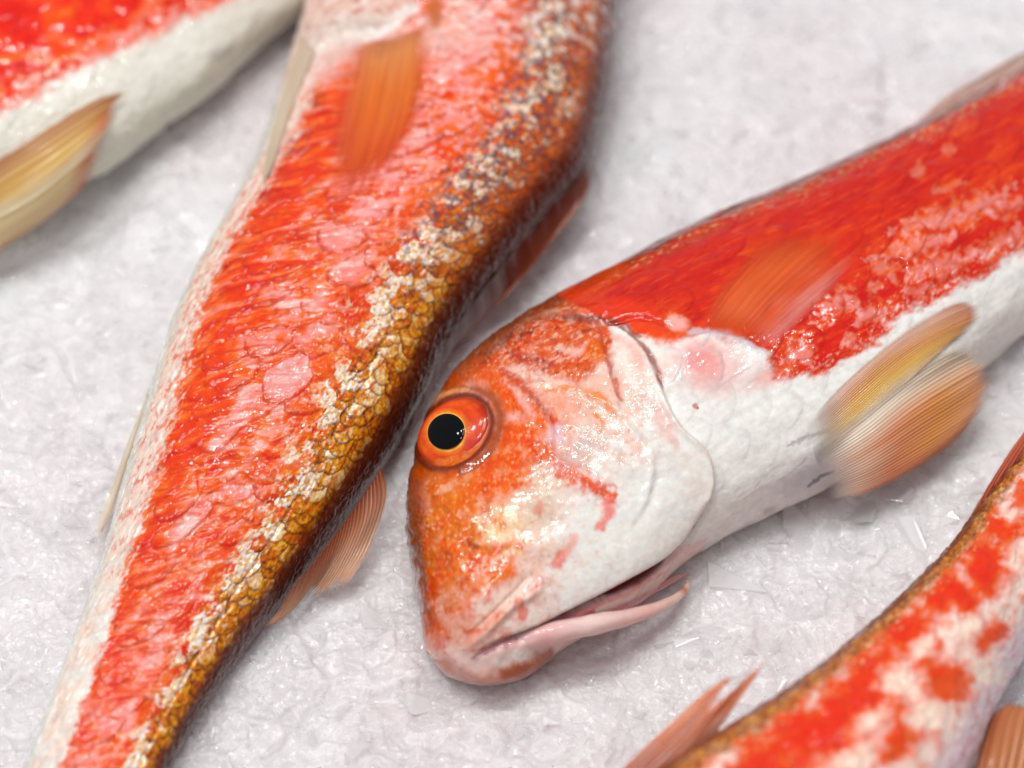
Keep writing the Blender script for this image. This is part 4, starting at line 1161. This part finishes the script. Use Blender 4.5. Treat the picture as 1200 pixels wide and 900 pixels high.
# ================================================================== FISH AT THE BOTTOM RIGHT
def fish_corner():
    st = [
        (560, 1090, 580, 1120, 0.05, 1.3),
        (590, 1040, 670, 1180, 1.0, 1.3),
        (650, 985, 800, 1200, 1.4, 1.4),
        (720, 936, 900, 1170, 1.55, 1.45),
        (790, 894, 990, 1110, 1.58, 1.5),
        (872, 845, 1062, 1030, 1.56, 1.5),
        (950, 793, 1118, 945, 1.48, 1.46),
        (1004, 748, 1148, 880, 1.40, 1.42),
        (1062, 692, 1178, 812, 1.28, 1.36),
        (1108, 645, 1218, 748, 1.14, 1.3),
        (1142, 600, 1262, 690, 1.02, 1.22),
        (1184, 548, 1298, 632, .9, 1.14),
        (1240, 480, 1340, 555, .74, 1.02),
        (1330, 380, 1410, 440, .52, .88),
        (1400, 310, 1466, 362, .36, .8),
        (1430, 280, 1484, 330, .15, .78),
    ]
    root = thing('red_mullet', 'blurred red-patched mullet crossing the bottom right corner, spiky fin raised', 'fish', base_of(st), GROUP)
    b = Body(st, 700, 330, 50, ex=.9, skew=.02)
    X, Y, v = b.px, b.py, b.p
    n1 = fbm(b.s / 50, b.w / 40, 311, 5); n2 = fbm(b.s / 18, b.w / 14, 313, 4); n3 = fbm(b.s / 6, b.w / 6, 315, 3)
    r, rid, ds = relief_scales(b, 30, 34, .22, 1, 41, 6)
    b.h += .3e-3 * n2 + .16e-3 * n3
    b.col[:] = lin(238, 210, 198)
    b.mix(sm(n2 + .4 * n1, -.1, .4) * .65, (228, 110, 76))
    b.mix(sm(n1, -.35, .1) * sm(v, .62, .35) * .85, (216, 54, 22))
    b.mix(sm(v + .05 * n2, .70, .86) * .8, (216, 196, 206))  # purple-grey belly side: its shading is painted into the skin colour
    b.mix(sm(v + .05 * n2, .70, .86) * sm(n2, .05, .4) * .6, (206, 120, 136))
    for p in [(1020, 800, 42, 40, 30), (975, 850, 40, 32, 30), (925, 880, 46, 30, 30), (1108, 802, 24, 22, 0), (1160, 745, 20, 12, 30), (1146, 690, 26, 16, 20), (1155, 655, 22, 18, 0), (1105, 700, 22, 16, 30),
              (1050, 872, 30, 15, 30), (1060, 740, 22, 14, 30), (880, 905, 40, 18, 30), (1178, 622, 16, 14, 0)]:
        b.blob(p[0], p[1], p[2] * 1.25, p[3] * 1.2, p[4], (216, 50, 4), .9, soft=.5, amp=.9, ns=20)
    for p in [(1055, 800, 22, 18, 0), (1020, 845, 22, 10, 30), (1130, 735, 20, 12, 20), (1080, 760, 16, 10, 30), (1160, 790, 18, 12, 0), (1000, 890, 26, 12, 20), (1190, 655, 14, 14, 0), (1085, 835, 20, 14, 0), (1185, 605, 12, 8, 0)]:
        b.blob(*p, (246, 222, 204), .85, soft=.7, amp=1.0, ns=14)
    gold = sm(v + .05 * n2, .13, .07)
    b.mix(gold * .9, ramp(np.clip(.5 + .8 * n3 + .4 * n2, 0, 1), [(0, (90, 40, 18)), (.4, (150, 84, 26)), (.7, (190, 122, 44)), (1, (224, 180, 120))]))
    b.mix(sm(v + .02 * n2, .05, .02) * .85, (112, 50, 22))
    sp = sm(fbm(b.s / 9, b.w / 7, 321, 3), .2, .4) * sm(-np.abs(v - .11), -.08, -.01)
    b.mix(sp * .8, (240, 214, 176))
    b.mix(sm(r, .86, .96) * .2, (190, 60, 30))
    b.rough[:] = .33 + .06 * n1
    b.metal[:] = .4 * sp
    b.finish(root)
    def d1(Q, T, R, x, y):
        n_ = fbm(Q * 6, T * 2, 325, 3)
        c = ramp(np.clip(T + .1 * n_, 0, 1), [(0, (216, 92, 20)), (.5, (244, 130, 50)), (1, (244, 120, 36))])
        st_ = sm(fbm(Q * 40, T * 1.5, 326, 2), .1, .5)
        k = ((1 - R) * .35 * (1 - st_))[..., None]
        return c * (1 - k) + lin(226, 176, 150) * k, np.clip(.35 + .62 * R + .2 * st_, 0, 1)
    fin('dorsal_fin', root, [[(700, 925, 1.5), (760, 868, 1.9), (820, 815, 2.2), (868, 780, 2.4)],
                             [(738, 915, 1.5), (785, 868, 1.9), (830, 822, 2.2), (864, 788, 2.3)],
                             [(772, 905, 1.55), (805, 872, 1.8), (832, 838, 2.1), (852, 810, 2.2)],
                             [(806, 886, 1.55), (834, 850, 1.9), (868, 805, 2.2), (902, 764, 2.4)],
                             [(836, 868, 1.55), (850, 846, 1.8), (872, 815, 2.1), (900, 772, 2.3)]],
        d1, nray=12, nt=80, nq=200, jag=.16, notch=.14, ridge=.2, thick=.12, seed=31, wave=.6)
    def d2(Q, T, R, x, y):
        c = ramp(T, [(0, (150, 60, 24)), (.5, (200, 84, 40)), (1, (206, 110, 70))])
        k = (R * .4)[..., None]
        return c * (1 - k) + lin(150, 50, 20) * k, .85 + .1 * R
    fin('second_dorsal_fin', root, [[(1122, 634, 1.4), (1146, 588, 1.5), (1176, 540, 1.6), (1204, 500, 1.6)],
                                    [(1150, 604, 1.5), (1172, 560, 1.6), (1200, 516, 1.7), (1228, 476, 1.7)],
                                    [(1186, 560, 1.5), (1206, 526, 1.6), (1230, 490, 1.65), (1252, 460, 1.65)],
                                    [(1220, 516, 1.4), (1238, 492, 1.5), (1256, 470, 1.5), (1268, 452, 1.5)]],
        d2, nray=9, nt=50, nq=100, jag=.08, notch=.06, ridge=.35, thick=.25, seed=32)
    def pf(Q, T, R, x, y):
        n_ = fbm(Q * 5, T * 2.5, 335, 4)
        c = ramp(np.clip(Q + .1 * n_, 0, 1), [(0, (150, 76, 36)), (.2, (196, 112, 60)), (.6, (206, 128, 72)), (1, (212, 140, 90))])
        e = (sm(T, .86, .98) * .7)[..., None]; c = c * (1 - e) + lin(150, 82, 50) * e
        k = (R * .35)[..., None]
        return c * (1 - k) + lin(176, 84, 34) * k, np.clip(.9 + .1 * R, 0, 1)
    fin('pelvic_fin', root, [[(1120, 1010, 1.2), (1130, 955, 1.3), (1142, 895, 1.4), (1156, 850, 1.4), (1172, 826, 1.4)],
                             [(1140, 1015, 1.2), (1152, 950, 1.35), (1164, 890, 1.5), (1176, 842, 1.5), (1188, 820, 1.5)],
                             [(1165, 1015, 1.1), (1180, 950, 1.3), (1192, 890, 1.4), (1202, 845, 1.45), (1208, 824, 1.4)],
                             [(1190, 1010, 1.0), (1210, 950, 1.1), (1222, 895, 1.2), (1230, 855, 1.2), (1232, 836, 1.2)]],
        pf, nray=8, nt=60, nq=100, jag=.03, notch=.02, ridge=.35, thick=.3, seed=33)
    tail(root, (1424, 286), (1478, 334), (1480, 120), (1640, 230), (1510, 240))
    return b

# ================================================================== CRUSHED ICE
def ice_material():
    m, nt, p = nodes('crushed_ice')
    N = nt.nodes; L = nt.links
    tc = N.new('ShaderNodeTexCoord')
    n0 = N.new('ShaderNodeTexNoise'); n0.inputs['Scale'].default_value = 22; n0.inputs['Detail'].default_value = 5
    n1 = N.new('ShaderNodeTexNoise'); n1.inputs['Scale'].default_value = 420; n1.inputs['Detail'].default_value = 6; n1.inputs['Roughness'].default_value = .65
    v1 = N.new('ShaderNodeTexVoronoi'); v1.inputs['Scale'].default_value = 620
    v2 = N.new('ShaderNodeTexVoronoi'); v2.inputs['Scale'].default_value = 1500
    for n in (n0, n1, v1, v2): L.new(tc.outputs['Object'], n.inputs['Vector'])
    cr = N.new('ShaderNodeValToRGB'); L.new(n0.outputs['Fac'], cr.inputs[0])
    cr.color_ramp.elements[0].position = .35; cr.color_ramp.elements[0].color = (.71, .655, .67, 1)
    cr.color_ramp.elements[1].position = .62; cr.color_ramp.elements[1].color = (.74, .73, .74, 1)
    n5 = N.new('ShaderNodeTexNoise'); n5.inputs['Scale'].default_value = 170; n5.inputs['Detail'].default_value = 6; n5.inputs['Distortion'].default_value = .8
    L.new(tc.outputs['Object'], n5.inputs['Vector'])
    m5 = N.new('ShaderNodeMapRange'); m5.inputs['From Min'].default_value = .32; m5.inputs['From Max'].default_value = .68; m5.inputs['To Min'].default_value = .94; m5.inputs['To Max'].default_value = 1.09
    L.new(n5.outputs['Fac'], m5.inputs['Value'])
    s5 = N.new('ShaderNodeVectorMath'); s5.operation = 'SCALE'; L.new(cr.outputs[0], s5.inputs[0]); L.new(m5.outputs[0], s5.inputs['Scale'])
    L.new(s5.outputs[0], p.inputs['Base Color'])
    p.inputs['Subsurface Weight'].default_value = .95
    p.inputs['Subsurface Radius'].default_value = (1.0, .78, .82)
    p.inputs['Subsurface Scale'].default_value = .006
    p.inputs['IOR'].default_value = 1.31
    mr = N.new('ShaderNodeMapRange'); L.new(n1.outputs['Fac'], mr.inputs['Value'])
    mr.inputs['To Min'].default_value = .05; mr.inputs['To Max'].default_value = .45
    L.new(mr.outputs[0], p.inputs['Roughness'])
    b1 = N.new('ShaderNodeBump'); b1.inputs['Strength'].default_value = .3; b1.inputs['Distance'].default_value = .0008
    b2 = N.new('ShaderNodeBump'); b2.inputs['Strength'].default_value = .35; b2.inputs['Distance'].default_value = .0003
    b3 = N.new('ShaderNodeBump'); b3.inputs['Strength'].default_value = .5; b3.inputs['Distance'].default_value = .0002
    L.new(n1.outputs['Fac'], b1.inputs['Height']); L.new(v1.outputs['Distance'], b2.inputs['Height']); L.new(v2.outputs['Distance'], b3.inputs['Height'])
    L.new(b1.outputs[0], b2.inputs['Normal']); L.new(b2.outputs[0], b3.inputs['Normal']); L.new(b3.outputs[0], p.inputs['Normal'])
    p.inputs['Coat Weight'].default_value = 1.0; p.inputs['Coat Roughness'].default_value = .05; p.inputs['Coat IOR'].default_value = 1.5
    v3 = N.new('ShaderNodeTexVoronoi'); v3.inputs['Scale'].default_value = 1500; L.new(tc.outputs['Object'], v3.inputs['Vector'])
    sb = N.new('ShaderNodeVectorMath'); sb.operation = 'SUBTRACT'; sb.inputs[1].default_value = (.5, .5, .5); L.new(v3.outputs['Color'], sb.inputs[0])
    sx = N.new('ShaderNodeVectorMath'); sx.operation = 'SCALE'; sx.inputs['Scale'].default_value = .7; L.new(sb.outputs[0], sx.inputs[0])
    ad = N.new('ShaderNodeVectorMath'); ad.operation = 'ADD'; L.new(sx.outputs[0], ad.inputs[0]); L.new(b1.outputs[0], ad.inputs[1])
    nm = N.new('ShaderNodeVectorMath'); nm.operation = 'NORMALIZE'; L.new(ad.outputs[0], nm.inputs[0])
    L.new(nm.outputs[0], p.inputs['Coat Normal'])
    return m
MICE = ice_material()
mc_, nt_, p_ = nodes('clear_ice')
p_.inputs['Base Color'].default_value = (.93, .93, .94, 1); p_.inputs['Roughness'].default_value = .08; p_.inputs['IOR'].default_value = 1.31
p_.inputs['Transmission Weight'].default_value = .35; p_.inputs['Subsurface Weight'].default_value = .5; p_.inputs['Subsurface Scale'].default_value = .002
_n = nt_.nodes.new('ShaderNodeTexNoise'); _n.inputs['Scale'].default_value = 500; _b = nt_.nodes.new('ShaderNodeBump'); _b.inputs['Strength'].default_value = .4; _b.inputs['Distance'].default_value = .0006
nt_.links.new(_n.outputs['Fac'], _b.inputs['Height']); nt_.links.new(_b.outputs[0], p_.inputs['Normal'])
MCLEAR = mc_
def clear_chip(name, k):
    m, nt, p = nodes(name)
    p.inputs['Base Color'].default_value = (.86, .86, .87, 1); p.inputs['Roughness'].default_value = .15
    p.inputs['Coat Weight'].default_value = 1.0; p.inputs['Coat Roughness'].default_value = .05; p.inputs['Coat IOR'].default_value = 1.65
    tp = nt.nodes.new('ShaderNodeBsdfTransparent'); mx = nt.nodes.new('ShaderNodeMixShader'); mx.inputs[0].default_value = k
    nt.links.new(tp.outputs[0], mx.inputs[1]); nt.links.new(p.outputs[0], mx.inputs[2])
    nt.links.new(mx.outputs[0], [n for n in nt.nodes if n.type == 'OUTPUT_MATERIAL'][0].inputs[0])
    return m
mg_ = clear_chip('ice_grain', .33)
MCHUNK = clear_chip('ice_lump', .48)
MGRAIN = mg_

def ice_height(x, y):
    """metres, from table coordinates in metres"""
    X = x * 100; Y = y * 100
    h = .22 * fbm(X / 4.5, Y / 4.5, 401, 3)
    wx = X + .25 * fbm(X / .9, Y / .9, 403, 3); wy = Y + .25 * fbm(X / .9, Y / .9, 405, 3)
    for sc_, am, sd in ((1.7, .10, 411), (.8, .052, 421), (.36, .038, 431), (.16, .028, 451)):
        f1, f2, rid, ox, oy = voro(wx / sc_, wy / sc_, sd)
        a = rid * 2 * math.pi
        tilt = (ox * np.cos(a * 3) + oy * np.sin(a * 3)) * 1.1
        h = h + am * ((rid - .5) + tilt) * sm(f2 - f1, 0.0, .13) * (.55 + .45 * vnoise(X / 1.7, Y / 1.7, sd))
    h = h + .014 * fbm(X / .2, Y / .2, 441, 5)
    return h * .01 + .0032

def build_ice():
    n = 1100
    t = np.linspace(-1, 1, n)
    def spread(t, c, half, far):
        a = np.abs(t); return c + np.sign(t) * (half * a + (far - half) * np.clip((a - .8) / .2, 0, 1) ** 2)
    x = spread(t, 0.0, .118, .32); y = spread(t, .015, .12, .34)
    X, Y = np.meshgrid(x, y, indexing='ij')
    Z = ice_height(X, Y)
    V = np.stack([X, Y, Z], -1).reshape(-1, 3)
    o = quad_mesh('ice_bed', V, grid_faces(n, n), MICE)
    o['kind'] = 'structure'
    return o

import bmesh
def hull_template(rng, npts=9):
    """angular ice splinter: hull of a few random points"""
    P = rng.uniform(-1, 1, (npts, 3)); P /= np.maximum(1, np.linalg.norm(P, axis=1, keepdims=True) * .9)
    bm = bmesh.new()
    for p in P: bm.verts.new(p)
    r = bmesh.ops.convex_hull(bm, input=bm.verts[:])
    bmesh.ops.delete(bm, geom=[v for v in bm.verts if not v.link_faces], context='VERTS')
    bmesh.ops.triangulate(bm, faces=bm.faces[:])
    bm.verts.ensure_lookup_table(); bm.verts.index_update()
    V = np.array([v.co[:] for v in bm.verts]); F = np.array([[v.index for v in f.verts] for f in bm.faces])
    bm.free()
    return V, F

def rot(rng, tilt):
    a = rng.random() * 6.28; t1 = (rng.random() - .5) * tilt; t2 = (rng.random() - .5) * tilt
    Rz = np.array([[math.cos(a), -math.sin(a), 0], [math.sin(a), math.cos(a), 0], [0, 0, 1]])
    Rx = np.array([[1, 0, 0], [0, math.cos(t1), -math.sin(t1)], [0, math.sin(t1), math.cos(t1)]])
    Ry = np.array([[math.cos(t2), 0, math.sin(t2)], [0, 1, 0], [-math.sin(t2), 0, math.cos(t2)]])
    return Rz @ Rx @ Ry

def build_chips():
    rng = np.random.default_rng(5)
    T = [hull_template(rng, 8) for _ in range(40)]
    VV = []; FF = []; k = 0
    N = 12000
    xs = rng.uniform(-.12, .12, N); ys = rng.uniform(-.10, .15, N)
    dens = fbm(xs * 55, ys * 55, 701, 3)
    keep = dens > rng.uniform(-.6, .5, N); xs = xs[keep]; ys = ys[keep]
    zs = ice_height(xs, ys)
    for i in range(len(xs)):
        size = .0003 + .0027 * rng.random() ** 3.5
        v_, f_ = T[i % 40]
        v_ = (v_ * size * np.array([1, .5 + .5 * rng.random(), .35 + .4 * rng.random()])) @ rot(rng, 1.6).T
        VV.append(v_ + np.array([xs[i], ys[i], zs[i] - size * .15])); FF.append(f_ + k); k += len(v_)
    o = quad_mesh('ice_chips', np.vstack(VV), np.vstack(FF), MGRAIN, smooth=False)
    o['label'] = 'fine clear crushed ice grains scattered over the whole bed'; o['category'] = 'ice'; o['kind'] = 'stuff'

def build_chunks():
    rng = np.random.default_rng(12)
    data = [(105, 540, .0036, 'white sliver of ice lying beside the tail half of the left fish'),
            (893, 618, .0062, 'clear ice lump against the belly of the middle fish'),
            (1004, 602, .0050, 'pale ice lump just below the orange pelvic fin of the middle fish'),
            (935, 640, .0056, 'flat ice flake between the middle fish and the corner fish'),
            (1046, 590, .0040, 'small ice lump below the tip of the lower pelvic fin'),
            (1065, 640, .0050, 'ice flake beside the brown back of the corner fish'),
            (500, 830, .0045, 'ice lump under the mouth of the middle fish'),
            (862, 690, .0060, 'broad ice flake right of the barbel tip'),
            (430, 730, .0046, 'ice lump below the rayed fin of the left fish'),
            (795, 768, .0044, 'small ice lump above the spiky fin of the corner fish')]
    for (x, y, s, lab) in data:
        g = W(x, y, 0.0); z = float(ice_height(np.array([g[0]]), np.array([g[1]]))[0])
        v_, f_ = hull_template(rng, 11)
        v_ = (v_ * s * np.array([1, .7, .30])) @ rot(rng, .5).T
        if x == 105: v_ = hull_template(rng, 9)[0]; f_ = None
        if f_ is None:
            v_, f_ = hull_template(rng, 9)
            v_ = v_ * s * np.array([.42, 1.25, .35])
            c_, s_ = math.cos(.3), math.sin(.3); v_ = v_ @ np.array([[c_, s_, 0], [-s_, c_, 0], [0, 0, 1]])
        o = quad_mesh('ice_chunk', v_, f_, MCHUNK, smooth=False)
        md = o.modifiers.new('melted_edges', 'BEVEL'); md.width = s * .05; md.segments = 2; md.limit_method = 'NONE'
        o.location = (float(g[0]), float(g[1]), z - s * .10)
        o['label'] = lab; o['category'] = 'ice chunk'; o['group'] = 'larger pieces in the crushed ice'

build_ice()
fish_centre()
fish_left()
fish_top()
fish_corner()
build_chips()
build_chunks()
